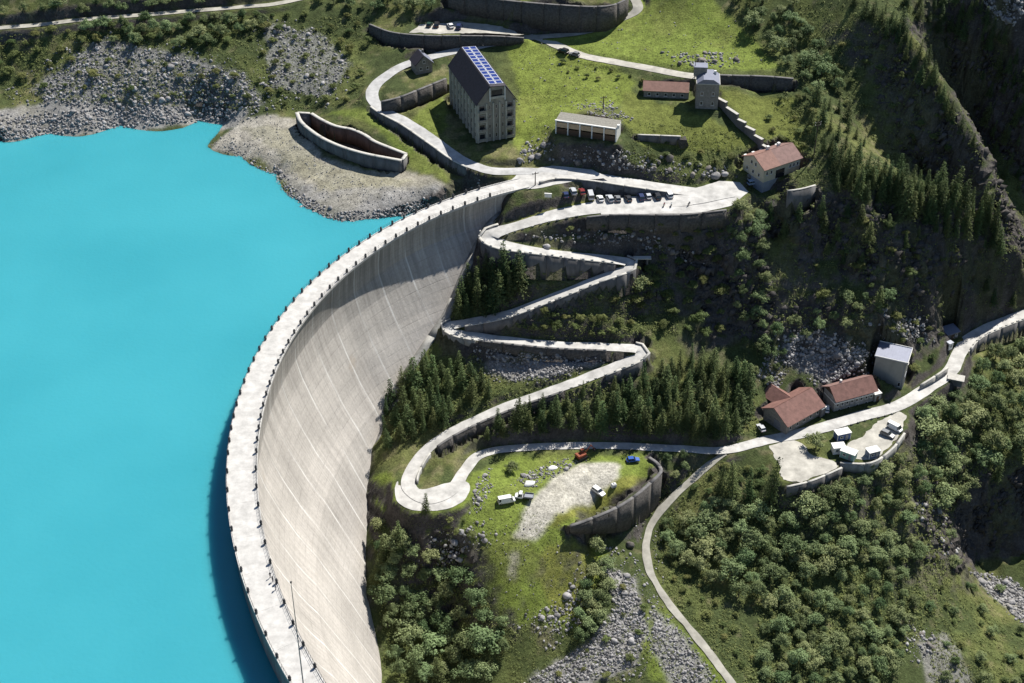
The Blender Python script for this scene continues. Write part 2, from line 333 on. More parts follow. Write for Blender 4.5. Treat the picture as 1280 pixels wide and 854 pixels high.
# ------------------------------------------------------------------ retaining walls: the ground drops on their open side
def road_wall(road, k0, k1, side, hts, up=.5):
    c, par = ROADP[road]; w = (road_w(road, par) / 2 + .25)[:, None]; t = np.gradient(c[:, :2], axis=0); t /= np.linalg.norm(t, axis=1)[:, None]
    i = np.where((par >= k0) & (par <= k1))[0][::2]; s = 1 if side == 'l' else -1
    p = c[i, :2] + np.stack([-t[i, 1], t[i, 0]], 1) * w[i] * s; h = np.interp(np.linspace(0, 1, len(i)), np.linspace(0, 1, len(hts)), hts)
    return np.c_[p, c[i, 2] + up, h + up], s
def free_wall(pts, side='r'):
    q = [(*at(x, y, z), h) for x, y, z, h in pts]; return catmull(q, 1.5)[0], (1 if side == 'l' else -1)
WALLS = [  # name, label, points, side, thickness, material key
 ('retaining_wall', 'tall dark concrete retaining wall below the uppermost hairpin bend', *road_wall('hairpin_road', 5.6, 11, 'r', [1, 5, 8, 8, 7, 5, 2]), .8, 'wall'),
 ('retaining_wall', 'curved grey wall carrying the right-hand bend with the projecting slab', *road_wall('hairpin_road', 11.5, 14, 'l', [3, 7, 7, 4, 2.5]), .7, 'wall'),
 ('retaining_wall', 'low guard wall along the long diagonal road leg above the second left bend', *road_wall('hairpin_road', 14, 17, 'l', [2.5, 3, 3, 1.5]), .6, 'wall'),
 ('retaining_wall', 'low pale wall round the left bend touching the dam foot', *road_wall('hairpin_road', 17.5, 19.6, 'r', [1, 2, 1.5]), .5, 'wallpale'),
 ('retaining_wall', 'dry stone wall under the level road leg above the scree', *road_wall('hairpin_road', 19.6, 22, 'r', [2, 4, 3]), .7, 'stonewall'),
 ('retaining_wall', 'short pale wall under the right-hand bend above the conifers', *road_wall('hairpin_road', 22.8, 25.2, 'l', [2, 4, 4, 2]), .7, 'wall'),
 ('retaining_wall', 'stone wall below the lowest diagonal road leg among conifers', *road_wall('hairpin_road', 26, 29, 'l', [2, 4, 5, 4]), .7, 'stonewall'),
 ('low_wall', 'thin white wall between the two arms of the lowest hairpin', *road_wall('hairpin_road', 29.3, 31.1, 'l', [.8, 1, .6], .7), .5, 'wallpale'),
 ('retaining_wall', 'dark wall under the valley road at the right edge of the view', *road_wall('hairpin_road', 46.2, 49, 'r', [3, 6, 7]), .7, 'wall'),
 ('retaining_wall', 'grey wall under the lakeside road below the barracks', *road_wall('lake_road', 2.6, 6.5, 'l', [3, 5, 4, 1.5], .4), .7, 'wall'),
 ('retaining_wall', 'dark parapet wall between the crest ramp and the row of parked cars', *road_wall('crest_ramp', .4, 3.9, 'r', [5, 4.2, 2.6, 1.0], .6), .7, 'wall'),
 ('retaining_wall', 'long dark stone wall under the upper car park', *free_wall([(462, 30, 13.6, 3), (490, 40, 13.5, 6.5), (530, 44, 13.5, 6), (580, 44.5, 13.5, 4.5), (620, 45, 13.4, 3), (655, 47, 13.1, 1)]), .7, 'stonewall'),
 ('retaining_wall', 'high curved dark wall at the top edge below the grass terrace', *free_wall([(560, -8, 22, 5), (640, 1, 22, 7), (700, 6, 22, 9), (740, 8, 22, 9), (766, 6, 22, 8), (784, -2, 22, 5)]), .9, 'stonewall'),
 ('retaining_wall', 'tall angled dark wall below the grassy plateau with the parked vans', *free_wall([(712, 657, -51.3, 1), (735, 649, -50.8, 4), (770, 634, -50.3, 8), (795, 618, -50.3, 11), (812, 603, -50.3, 12), (825, 590, -50.3, 12), (821, 580, -50.6, 8), (810, 572, -51, 3)]), .9, 'stonewall'),
 ('retaining_wall', 'wall along the cliff edge of the car park below the crest ramp', *free_wall([(733, 271, -3.8, 3), (770, 268, -3.7, 6), (850, 268, -3.7, 6), (908, 262, -3.7, 5)]), .7, 'stonewall'),
 ('retaining_wall', 'curved dark wall below the empty gravel lot near the tall spruces', *free_wall([(983, 608, -54.1, 3), (1015, 600, -54, 4), (1052, 584, -54, 4.5)]), .6, 'wall'),
 ('retaining_wall', 'grey wall round the lower edge of the lot with white cabins', *free_wall([(1050, 578, -54, 2.5), (1088, 578, -53.9, 3.5), (1114, 561, -53.9, 3.5), (1130, 541, -53.9, 2.5)]), .6, 'wallpale'),
 ('retaining_wall', 'dark bank wall behind the stone tower house', *free_wall([(888, 93, 13.2, 3), (915, 94, 13.3, 5), (955, 95, 13.3, 5.5), (992, 98, 13.2, 4)]), .9, 'stonewall'),
 ('retaining_wall', 'dark stone bank wall between the lakeside road bend and the barracks', *free_wall([(476, 127, 7.6, 3), (500, 121, 8.3, 5), (530, 109, 9, 5.5), (557, 98, 9.2, 5)]), .9, 'stonewall'),
 ('retaining_wall', 'small dark wall on the slope below the low red-roofed house', *free_wall([(797, 168, 7.2, 1.8), (825, 169, 7.2, 2), (851, 170, 7, 1.8)]), .6, 'wall'),
 ('retaining_wall', 'blue-grey terrace wall beside the cream house above the cliff', *free_wall([(984, 238, -1.9, 8), (1000, 236, -1.9, 8), (1019, 231, -1.9, 8)]), .6, 'wall'),
 ('retaining_wall', 'slanting grey wall above the valley road beside the grey tower', *free_wall([(1150, 481, -52.6, 1.6), (1168, 470, -52.2, 2.2), (1184, 459, -52.2, 2)]), .6, 'wallpale'),
]
for nm, lb, P, s, th_, mk in WALLS:
    t = np.gradient(P[:, :2], axis=0); t /= np.linalg.norm(t, axis=1)[:, None]; nr = np.stack([-t[:, 1], t[:, 0]], 1) * s
    k = int(6 / STEP)
    for q in range(len(P)):
        x, y, zt, h = P[q]; i = int((x - cx[0]) / STEP) + I0; j = int((y - cy[0]) / STEP) + J0
        if i < k or j < k or i > NX - k - 1 or j > NY - k - 1: continue
        sl_ = (slice(j - k, j + k + 1), slice(i - k, i + k + 1)); dx_ = GX[sl_] - x; dy_ = GY[sl_] - y
        dn = dx_ * nr[q, 0] + dy_ * nr[q, 1]; dt = dx_ * t[q, 0] + dy_ * t[q, 1]
        cut = (dn > -.05) & (dn < 3.2) & (np.abs(dt) < 1.2) & (ROADD[sl_] > .2); g = GZ[sl_]; g[cut] = np.minimum(g[cut], zt - h - .5 + .3 * dn[cut])
        fill = (dn < -.1) & (dn > -1.6) & (np.abs(dt) < 1.2) & (ROADD[sl_] > .2); g[fill] = np.maximum(g[fill], zt - .75)
# ------------------------------------------------------------------ footprints of buildings (centre x, y, size x, y, rotation, base height)
FOOT = {
 'barracks': ((-9.9, 440.8), (12.5, 30.0), R(19), 2.3), 'stone_hut': ((-31.0, 468.5), (6.8, 6.0), R(22), 6.9),
 'ruin': ((24.2, 422.0), (20.0, 6.4), R(-17), 7.3), 'low_house': ((51.0, 446.0), (15.0, 6.0), R(-6), 9.2), 'tower_house': ((63.6, 440.0), (7.2, 7.6), R(-5), 8.7),
 'cream_house': ((82.6, 416.2), (15.0, 10.2), R(32), -2.6), 'grey_tower': ((119.2, 373.6), (9.8, 8.0), R(-22), -54.0),
 'red_hall': ((85.6, 354.4), (16.0, 9.6), R(38), -54.0), 'long_shed': ((104.2, 362.6), (14.6, 6.4), R(22), -54.0), 'roadside_hut': (at(1186, 421, -54.6)[:2], (4.6, 3.2), R(25), -54.6),
}
for nm, (c, d, rz, z) in FOOT.items():
    carve_rect(c, (d[0] + 1.5, d[1] + 1.5), rz, z)

carve_rect((79.5, 408.2), (9, 3.5), R(-20), -6.2, 2.0)
BAS_O = ((371, 141), (376, 152), (388, 163), (405, 174), (428, 184), (455, 192), (480, 197), (502, 201)); BAS_I = ((389, 142), (402, 150), (420, 158), (440, 162), (456, 169), (468, 177), (490, 186), (508, 193))
bp_ = [at(*q, 1.3)[:2] for q in BAS_O] + [at(*q, .5)[:2] for q in BAS_I[::-1]]; bc = np.mean(bp_, 0)
for k_, zz_ in ((1.12, .2), (1.0, -5.8)):
    m_ = inside([tuple(bc + (np.array(q) - bc) * k_) for q in bp_], GX, GY); GZ[m_] = np.minimum(GZ[m_], zz_)
# ------------------------------------------------------------------ ground colour zones (real surface colours), outlined in the photograph and dropped on the ground
gyf, gxf = np.gradient(GZ, YS, XS); slope = np.hypot(gxf, gyf)
n1 = fbm(GX / 11, GY / 11, 4); n2 = fbm(GX / 2.6 + 40, GY / 2.6, 3); n3 = fbm(GX / 30 + 9, GY / 30, 3)
def lerp(a, b, w): return a + (np.array(b) - a) * w[..., None]
COLR = np.zeros((*GZ.shape, 3)) + np.array([.050, .064, .024])
COLR = lerp(COLR, (.085, .10, .033), sstep(-.15, .35, n1))
COLR = lerp(COLR, (.15, .135, .075), .6 * sstep(.2, .6, n2 + n3 * .5))
ZONES = [  # colour, strength, edge noise, outline
 ((.14, .172, .036), 1, .6, [(636, 60), (668, 52), (700, 66), (770, 84), (795, 104), (770, 135), (712, 148), (690, 172), (655, 195), (640, 180), (650, 120)]),
 ((.135, .17, .036), 1, .6, [(672, 50), (735, 42), (785, 24), (800, -20), (880, -20), (935, 40), (975, 85), (900, 86), (850, 88), (770, 74), (710, 62)]),
 ((.115, .13, .032), .9, .8, [(780, 112), (830, 132), (880, 145), (930, 170), (950, 200), (890, 190), (800, 180), (775, 150)]),
 ((.125, .14, .035), .9, .8, [(895, 118), (990, 118), (1010, 190), (960, 185), (925, 150)]),
 ((.13, .165, .034), 1, .5, [(460, 600), (492, 590), (500, 640), (560, 642), (590, 590), (640, 570), (800, 568), (828, 590), (790, 618), (715, 655), (760, 690), (740, 740), (720, 785), (640, 785), (590, 740), (560, 690), (470, 640)]),
 ((.165, .15, .04), .55, 1.0, [(680, 680), (740, 680), (740, 760), (690, 775), (670, 720)]),
 ((.165, .15, .04), .6, 1.0, [(740, 600), (820, 588), (790, 612), (715, 650), (670, 655), (690, 640)]),
 ((.14, .15, .035), 1, .6, [(640, 262), (690, 250), (740, 248), (742, 258), (690, 268), (650, 280)]),
 ((.11, .15, .025), .9, .7, [(515, 150), (556, 110), (560, 160), (540, 176)]),
 ((.115, .15, .03), .9, .7, [(400, 142), (460, 140), (512, 162), (560, 205), (560, 232), (520, 215), (470, 160)]),
 ((.12, .155, .03), .9, .7, [(795, 770), (830, 760), (900, 840), (930, 860), (880, 860), (810, 850)]),
 ((.29, .27, .23), 1, .6, [(262, 186), (300, 150), (350, 146), (380, 150), (400, 195), (460, 215), (510, 214), (560, 238), (560, 255), (500, 270), (440, 274), (375, 240), (330, 200)]),
 ((.17, .17, .07), .25, 1.2, [(300, 160), (360, 160), (400, 205), (470, 220), (520, 225), (480, 250), (400, 235)]),
 ((.25, .24, .225), .95, .7, [(-20, 185), (-20, 140), (60, 128), (140, 132), (230, 128), (310, 138), (292, 160), (250, 158), (100, 170)]),
 ((.20, .195, .195), .8, 1.1, [(40, 110), (130, 45), (230, 70), (300, 90), (330, 130), (230, 130), (140, 130), (60, 130)]),
 ((.20, .195, .19), .7, 1.1, [(330, 30), (400, 40), (440, 80), (410, 120), (340, 110)]),
 ((.26, .25, .235), .9, .7, [(350, 215), (400, 240), (460, 235), (560, 240), (570, 250), (500, 275), (430, 280), (380, 265)]),
 ((.37, .35, .30), 1, .45, [(642, 672), (652, 640), (690, 600), (730, 580), (775, 580), (770, 600), (735, 632), (690, 645), (668, 672)]),
 ((.33, .31, .26), .8, .5, [(634, 720), (640, 690), (650, 690), (646, 725)]),
 ((.24, .23, .225), .95, .7, [(600, 430), (700, 440), (760, 452), (700, 470), (640, 478), (610, 465)]),
 ((.24, .23, .22), .95, .8, [(750, 700), (790, 720), (812, 790), (790, 840), (700, 860), (660, 850), (740, 800), (770, 760)]),
 ((.24, .23, .22), .9, .8, [(815, 760), (850, 790), (890, 850), (840, 860), (815, 810)]),
 ((.23, .22, .21), .9, .8, [(985, 420), (1020, 415), (1060, 430), (1090, 440), (1070, 465), (1035, 480), (1000, 462), (975, 440)]),
 ((.23, .22, .21), .8, .8, [(1090, 400), (1150, 395), (1160, 420), (1110, 425)]),
 ((.22, .215, .21), .9, .8, [(1215, -20), (1300, -20), (1300, 50), (1240, 30)]),
 ((.27, .26, .25), .9, .7, [(1215, 715), (1260, 725), (1300, 750), (1300, 790), (1240, 745)]),
 ((.22, .21, .20), .7, .9, [(1145, 800), (1180, 790), (1220, 860), (1160, 860)]),
]
ed = n2 * 1.6 + n1 * 1.2
for col, stg, en, px in ZONES:
    pw = hits(np.array([q[0] for q in px]), np.array([q[1] for q in px]))[:, :2]
    msk = inside(pw, GX + en * 1.6 * n2 + en * 1.5 * n1, GY - en * 1.6 * n1 + en * 1.5 * fbm(GX / 3 - 60, GY / 3, 2)).astype(float)
    for _ in range(1): msk[1:-1, 1:-1] = (msk[1:-1, 1:-1] * 2 + msk[:-2, 1:-1] + msk[2:, 1:-1] + msk[1:-1, :-2] + msk[1:-1, 2:]) / 6
    COLR = lerp(COLR, col, msk * stg)
COLR = lerp(COLR, (.165, .145, .06),   .22 * sstep(.05, .5, n1 * .8 + n3 * .6 + n2 * .25))
rockc = np.array([.07, .063, .058]) * (1 + .35 * fbm(GX / 4, GY / 4, 3))[..., None]
wr = sstep(.72, 1.2, slope + .3 * n2); COLR = COLR + (rockc - COLR) * wr[..., None]
COLR = lerp(COLR, (.10, .115, .03), .3 * wr * sstep(.05, .3, n1))
far = np.where((GX < cx[0]) | (GX > cx[-1]) | (GY < cy[0]) | (GY > cy[-1]), 1., 0.); COLR = lerp(COLR, (.08, .1, .04), far * .6)
COLR = np.clip(COLR, .01, .8)

# ------------------------------------------------------------------ terrain object
tm, n, l, b = new_mat('ground')
a = n.new('ShaderNodeAttribute'); a.attribute_name = 'ground_colour'
g = n.new('ShaderNodeNewGeometry')
def noise(sc, det=5, ro=.6):
    t = n.new('ShaderNodeTexNoise'); t.inputs['Scale'].default_value = sc; t.inputs['Detail'].default_value = det; t.inputs['Roughness'].default_value = ro
    l.new(g.outputs['Position'], t.inputs[0]); return t
t1, t2 = noise(1.6, 6, .7), noise(.35, 4)
mr = n.new('ShaderNodeMapRange'); mr.inputs[1].default_value = .3; mr.inputs[2].default_value = .7; mr.inputs[3].default_value = .55; mr.inputs[4].default_value = 1.45
l.new(t1.outputs[0], mr.inputs[0])
mr2 = n.new('ShaderNodeMapRange'); mr2.inputs[1].default_value = .3; mr2.inputs[2].default_value = .7; mr2.inputs[3].default_value = .7; mr2.inputs[4].default_value = 1.3
l.new(t2.outputs[0], mr2.inputs[0])
mm = n.new('ShaderNodeMath'); mm.operation = 'MULTIPLY'; l.new(mr.outputs[0], mm.inputs[0]); l.new(mr2.outputs[0], mm.inputs[1])
vm = n.new('ShaderNodeVectorMath'); vm.operation = 'SCALE'; l.new(a.outputs['Color'], vm.inputs[0]); l.new(mm.outputs[0], vm.inputs['Scale'])
l.new(vm.outputs[0], b.inputs['Base Color']); b.inputs['Roughness'].default_value = .95; b.inputs['Specular IOR Level'].default_value = .1
bp = n.new('ShaderNodeBump'); bp.inputs['Strength'].default_value = .7; bp.inputs['Distance'].default_value = .5; l.new(t1.outputs[0], bp.inputs['Height']); l.new(bp.outputs[0], b.inputs['Normal'])
idx = np.arange(NX * NY).reshape(NY, NX)
F = np.stack([idx[:-1, :-1], idx[:-1, 1:], idx[1:, 1:], idx[1:, :-1]], -1).reshape(-1, 4)
# broken rock faces: push steep ground in and out in ledges and ribs, and leave its facets sharp
stp = sstep(1.0, 1.7, slope) * sstep(1.5, 4, ROADD); nx_, ny_ = -gxf / (slope + 1e-6), -gyf / (slope + 1e-6)
tang = GX * -ny_ + GY * nx_
blk = np.floor(fbm((GX + GY * .4) / 3.1, (GZ * .8 + GX * .3) / 3.6, 2) * 5) / 5 * 1.5 + fbm((GX - GY * .3) / 5.5 + 7, GZ / 9., 3) * 1.9 + fbm(GX / 1.5, GZ / 1.7 + GY / 1.5, 2) * .55
PX = GX + nx_ * blk * stp; PY = GY + ny_ * blk * stp
me = np_mesh('terrain', np.stack([PX, PY, GZ + stp * .3 * fbm(GX / 1.3, GY / 1.3, 2)], -1).reshape(-1, 3), F, tm, True)
fs_ = stp.ravel()[F].mean(1) < .35; me.polygons.foreach_set('use_smooth', fs_)
at_ = me.attributes.new('ground_colour', 'FLOAT_COLOR', 'POINT'); at_.data.foreach_set('color', np.concatenate([COLR, np.ones((*GZ.shape, 1))], -1).astype(np.float32).ravel())
tag(link('terrain', me), kind='structure')

# ------------------------------------------------------------------ lake
wm, n, l, b = new_mat('lake_water')
b.inputs['Roughness'].default_value = .22; b.inputs['IOR'].default_value = 1.33; b.inputs['Specular IOR Level'].default_value = .35
g = n.new('ShaderNodeNewGeometry'); t = n.new('ShaderNodeTexNoise'); t.inputs['Scale'].default_value = .022; t.inputs['Detail'].default_value = 6; l.new(g.outputs['Position'], t.inputs[0])
rp = n.new('ShaderNodeValToRGB'); rp.color_ramp.elements[0].position = .3; rp.color_ramp.elements[1].position = .7
rp.color_ramp.elements[0].color = (.032, .232, .280, 1); rp.color_ramp.elements[1].color = (.042, .266, .315, 1)
l.new(t.outputs[0], rp.inputs[0]); l.new(rp.outputs[0], b.inputs['Base Color'])
t2 = n.new('ShaderNodeTexNoise'); t2.inputs['Scale'].default_value = .9; t2.inputs['Detail'].default_value = 4; l.new(g.outputs['Position'], t2.inputs[0])
bp = n.new('ShaderNodeBump'); bp.inputs['Strength'].default_value = .3; bp.inputs['Distance'].default_value = .25; l.new(t2.outputs[0], bp.inputs['Height']); l.new(bp.outputs[0], b.inputs['Normal'])
b.subsurface_method = 'BURLEY'; b.inputs['Subsurface Weight'].default_value = .85; b.inputs['Subsurface Radius'].default_value = (.5, 1.0, 1.2); b.inputs['Subsurface Scale'].default_value = 3.0
ths = np.linspace(2.05, 3.95, 80); arc = [(DC[0] + (r_up(t_) - 1.5) * math.cos(t_), DC[1] + (r_up(t_) - 1.5) * math.sin(t_), WATER_Z) for t_ in ths]
ext = [(arc[-1][0] - 900, arc[-1][1] - 150, WATER_Z), (-1000, 900, WATER_Z), (-100, 700, WATER_Z), (arc[0][0], 560, WATER_Z)]
tag(MB().add(arc + ext, [tuple(range(len(arc) + len(ext)))]).build('lake', wm), kind='structure')

# ------------------------------------------------------------------ roads and pads
def densify(P, step):
    out = []
    for a, b_ in zip(P[:-1], P[1:]):
        n = max(1, int(np.linalg.norm(b_[:2] - a[:2]) / step)); out += [a + (b_ - a) * t for t in np.linspace(0, 1, n, endpoint=False)]
    return np.array(out + [P[-1]])
def road_mat(name, col):
    m = mat(name, col, .92, .34, .28, .25, spec=.15); return m
RM = {'paved': road_mat('pale_road', (.40, .388, .365)), 'gravel': road_mat('gravel_road', (.36, .342, .30)), 'path': road_mat('dirt_path', (.30, .285, .245)), 'shade': road_mat('grey_asphalt', (.36, .355, .345))}
rmk = {'crest_ramp': 'paved', 'lake_road': 'shade', 'upper_road': 'gravel', 'meadow_road': 'path', 'hairpin_road': 'paved', 'valley_path': 'path', 'shore_road': 'path'}
for q, (nm, c) in enumerate(ROADC.items()):
    t = np.gradient(c[:, :2], axis=0); t /= np.linalg.norm(t, axis=1)[:, None]; nr = np.stack([-t[:, 1], t[:, 0]], 1)
    rw = road_w(nm, ROADP[nm][1]) / 2; w = rw * (1 + (.35 if 'path' in nm else .12) * fbm(c[:, 0] / 5, c[:, 1] / 5, 2)); w2 = rw * (1 + (.35 if 'path' in nm else .12) * fbm(c[:, 0] / 4 + 50, c[:, 1] / 4, 2)); k = len(c)
    lift = .012 * q
    V = np.concatenate([np.c_[c[:, :2] + nr * w[:, None], c[:, 2] + lift], np.c_[c[:, :2], c[:, 2] + lift + .05], np.c_[c[:, :2] - nr * w2[:, None], c[:, 2] + lift]]); i = np.arange(k - 1)
    F = np.concatenate([np.stack([i + k, i + k + 1, i + 1, i], 1), np.stack([i + 2 * k, i + 2 * k + 1, i + k + 1, i + k], 1)])
    tag(link('road' if 'path' not in nm else 'path', np_mesh('road', V, F, RM[rmk[nm]])), kind='structure')
pm = {'car_park': 'paved', 'forecourt': 'paved', 'hairpin_pad': 'paved', 'upper_car_park': 'gravel', 'lower_lot': 'gravel', 'upper_lot': 'gravel', 'barrack_yard': 'path'}
for nm, (p, z) in PADW.items():
    if nm == 'barrack_yard': continue
    q = catmull(np.vstack([p[-2:], p, p[:2]]), 1.0)[0] if nm == 'hairpin_pad' else densify(np.vstack([p, p[:1]]), 1.0)[:-1]
    if nm == 'hairpin_pad': i0 = int(np.argmin(np.hypot(*(q - p[0]).T))); i1 = int(np.argmin(np.hypot(*(q[i0 + 8:] - p[0]).T))) + i0 + 8; q = q[i0:i1]
    q = q + np.stack([fbm(q[:, 0] / 2.3, q[:, 1] / 2.3, 2), fbm(q[:, 0] / 2.3 + 33, q[:, 1] / 2.3, 2)], 1) * (.9 if 'lot' in nm or 'upper' in nm else .25)
    tag(MB().add([(x, y, z - .02) for x, y in q], [tuple(range(len(q)))]).build('pavement', RM[pm[nm]]), kind='structure')
# ------------------------------------------------------------------ wall materials and wall things
WM = {'wall': mat('weathered_concrete', (.125, .12, .118), .9, .45, .5, .3, vstreak=.3), 'wallpale': mat('pale_concrete', (.24, .235, .22), .9, .35, .6, .2, vstreak=.4),
      'stonewall': mat('rubble_stone', (.085, .078, .072), .95, .5, 1.6, .7), 'cope': mat('coping_stone', (.40, .385, .35), .9, .2, 1.2, .2)}
def strip(P, half, z0, z1, name, m, parent):
    """closed box strip along plan polyline P (n,2), bottoms z0, tops z1"""
    t = np.gradient(P, axis=0); t /= np.linalg.norm(t, axis=1)[:, None] + 1e-9; nr = np.stack([-t[:, 1], t[:, 0]], 1) * half; k = len(P)
    V = np.concatenate([np.c_[P + nr, z0], np.c_[P - nr, z0], np.c_[P - nr, z1], np.c_[P + nr, z1]]); i = np.arange(k - 1); F = []
    for a, b_ in ((0, 1), (1, 2), (2, 3), (3, 0)): F.append(np.stack([a * k + i, a * k + i + 1, b_ * k + i + 1, b_ * k + i], 1))
    F = np.concatenate(F + [np.array([[0, k, 2 * k, 3 * k], [4 * k - 1, 3 * k - 1, 2 * k - 1, k - 1]])])
    return link(name, np_mesh(name, V, F, m), parent)
for nm, lb, P, s, th_, mk in WALLS:
    z0 = float(P[:, 2].mean()); o = empty(nm, (P[:, 0].mean(), P[:, 1].mean(), z0), label=lb, cat='wall')
    L = P.copy(); L[:, :2] -= np.array(o.location[:2]); L[:, 2] -= z0
    t = np.gradient(L[:, :2], axis=0); t /= np.linalg.norm(t, axis=1)[:, None] + 1e-9; L[:, :2] += np.stack([-t[:, 1], t[:, 0]], 1) * s * .25
    ln = float(np.sum(np.linalg.norm(np.diff(L[:, :2], axis=0), axis=1))); npan = max(1, round(ln / 7.)); cut = np.linspace(0, len(L) - 1, npan + 1).round().astype(int)
    for a, b_ in zip(cut[:-1], cut[1:]):
        if b_ - a < 1: continue
        Q = L[a:b_ + 1].copy(); d0 = (Q[1, :2] - Q[0, :2]); d0 /= np.linalg.norm(d0); d1 = Q[-1, :2] - Q[-2, :2]; d1 /= np.linalg.norm(d1)
        Q[0, :2] += d0 * .04; Q[-1, :2] -= d1 * .04
        strip(Q[:, :2], th_ / 2, Q[:, 2] - Q[:, 3] - 1.2, Q[:, 2] - .02, 'wall_panel', WM[mk], o)
        strip(Q[:, :2], th_ / 2 + .05, Q[:, 2] - .02, Q[:, 2] + .1, 'coping', WM['cope' if mk != 'stonewall' else 'wall'], o)
# guard stones along the open road edges
gs = MB().box((0, 0, .14), (.85, .34, .4), taper=.9).mesh('guard_stone', WM['cope'])
def guard(road, k0, k1, side, up, label, every=2.6):
    c, par = ROADP[road]; w = (road_w(road, par) / 2 + (.45 if up > .3 else .2))[:, None]; t = np.gradient(c[:, :2], axis=0); t /= np.linalg.norm(t, axis=1)[:, None]; s = 1 if side == 'l' else -1
    i = np.where((par >= k0) & (par <= k1))[0]; P = c[i, :2] + np.stack([-t[i, 1], t[i, 0]], 1) * w[i] * s; acc = 0.; root = empty('guard_stone_row', (*P[0], c[i[0], 2]), label=label, cat='guard stones')
    for q in range(1, len(P)):
        acc += np.linalg.norm(P[q] - P[q - 1])
        if acc < every: continue
        acc = 0; o = link('stone', gs, root); o.location = (P[q, 0] - P[0, 0], P[q, 1] - P[0, 1], c[i[q], 2] - c[i[0], 2] + up); o.rotation_euler = (0, 0, math.atan2(t[i[q], 1], t[i[q], 0]) + rnd.uniform(-.06, .06)); o.scale = (rnd.uniform(.8, 1.1), 1, rnd.uniform(.85, 1.15))
guard('hairpin_road', 6, 11, 'r', .62, 'row of white guard stones round the uppermost hairpin bend')
guard('hairpin_road', 14, 17.2, 'l', .62, 'row of white guard stones on the diagonal leg above the dam-side bend')
guard('hairpin_road', 18, 22, 'r', .62, 'row of white guard stones on the level leg above the scree')
guard('hairpin_road', 23.5, 28, 'l', .62, 'row of white guard stones on the lowest diagonal leg through conifers')
guard('hairpin_road', 3.2, 5.6, 'l', .08, 'row of white guard stones on the inner verge below the parked cars', 2.4)
guard('hairpin_road', 41.5, 42.9, 'r', .08, 'row of pale guard stones between the valley road and the lot with cabins', 2.0)
guard('hairpin_road', 45.8, 49, 'r', .62, 'row of guard stones on the wall of the valley road at the right edge', 2.2)

# ------------------------------------------------------------------ the dam
dm, n, l, b = new_mat('dam_concrete')
b.inputs['Roughness'].default_value = .9; b.inputs['Specular IOR Level'].default_value = .2
uv = n.new('ShaderNodeUVMap'); uv.uv_map = 'face_uv'; sx = n.new('ShaderNodeSeparateXYZ'); l.new(uv.outputs[0], sx.inputs[0])
def M(op, a=None, b_=None, c=None):
    q = n.new('ShaderNodeMath'); q.operation = op
    for i, v in enumerate((a, b_, c)):
        if v is None: continue
        if isinstance(v, (int, float)): q.inputs[i].default_value = v
        else: l.new(v, q.inputs[i])
    return q.outputs[0]
def NZ(su, sv, det=5, ro=.6, off=0.):
    mp = n.new('ShaderNodeMapping'); mp.inputs['Scale'].default_value = (su, sv, 1); mp.inputs['Location'].default_value = (off, off * .7, 0); l.new(uv.outputs[0], mp.inputs[0])
    t = n.new('ShaderNodeTexNoise'); t.inputs['Scale'].default_value = 1; t.inputs['Detail'].default_value = det; t.inputs['Roughness'].default_value = ro; l.new(mp.outputs[0], t.inputs[0]); return t.outputs[0]
def MRG(v, a, b_, c, d):
    q = n.new('ShaderNodeMapRange'); l.new(v, q.inputs[0]); q.inputs[1].default_value = a; q.inputs[2].default_value = b_; q.inputs[3].default_value = c; q.inputs[4].default_value = d; return q.outputs[0]
U, V_ = sx.outputs[0], sx.outputs[1]
BL = 11.6
big = NZ(.035, .05, 4); st1 = NZ(.9, .035, 5, .7); st2 = NZ(2.6, .10, 4, .7, 30); fine = NZ(1.3, 1.3, 6, .7, 11)
jd = M('ABSOLUTE', M('SUBTRACT', M('FRACT', M('DIVIDE', U, BL)), .5)); jm = M('MULTIPLY', MRG(jd, .468, .497, 0, 1), MRG(NZ(.25, .06, 4, .6, 5), .38, .58, .12, 1))
hm = M('ABSOLUTE', M('SUBTRACT', M('FRACT', M('DIVIDE', U, BL / 2)), .5)); hj = M('MULTIPLY', MRG(hm, .48, .497, 0, 1), MRG(NZ(.3, .04, 4, .6, 77), .55, .75, 0, .6))
lift = M('ABSOLUTE', M('SUBTRACT', M('FRACT', M('DIVIDE', V_, 2.4)), .5)); lm_ = M('MULTIPLY', MRG(lift, .43, .5, 0, 1), MRG(NZ(.12, .4, 3, .6, 51), .35, .65, 0, 1))
val = M('MULTIPLY', MRG(big, .3, .7, .80, 1.18), MRG(st1, .3, .7, .82, 1.18)); val = M('MULTIPLY', val, MRG(fine, .3, .7, .86, 1.14))
val = M('MULTIPLY', val, M('SUBTRACT', 1, M('MULTIPLY', lm_, .22)))
dark = M('MULTIPLY', MRG(st2, .56, .72, 0, .55), MRG(NZ(.05, .02, 3, .6, 90), .4, .65, 0, 1)); val = M('MULTIPLY', val, M('SUBTRACT', 1, dark))
base = n.new('ShaderNodeVectorMath'); base.operation = 'SCALE'; base.inputs[0].default_value = (.40, .37, .335); l.new(val, base.inputs['Scale'])
mx = n.new('ShaderNodeMix'); mx.data_type = 'RGBA'; l.new(M('MULTIPLY', M('MAXIMUM', jm, hj), .95), mx.inputs[0]); l.new(base.outputs[0], mx.inputs[6]); mx.inputs[7].default_value = (.68, .66, .62, 1)
# dark weather stains running down from the crest, also painting in upper-face shade
stn = M('MULTIPLY', MRG(V_, 3, 22, .6, 0), MRG(NZ(.55, .025, 5, .7, 210), .38, .62, 0, 1)); stn2 = n.new('ShaderNodeMix'); stn2.data_type = 'RGBA'; l.new(stn, stn2.inputs[0]); l.new(mx.outputs[2], stn2.inputs[6]); stn2.inputs[7].default_value = (.13, .12, .11, 1)
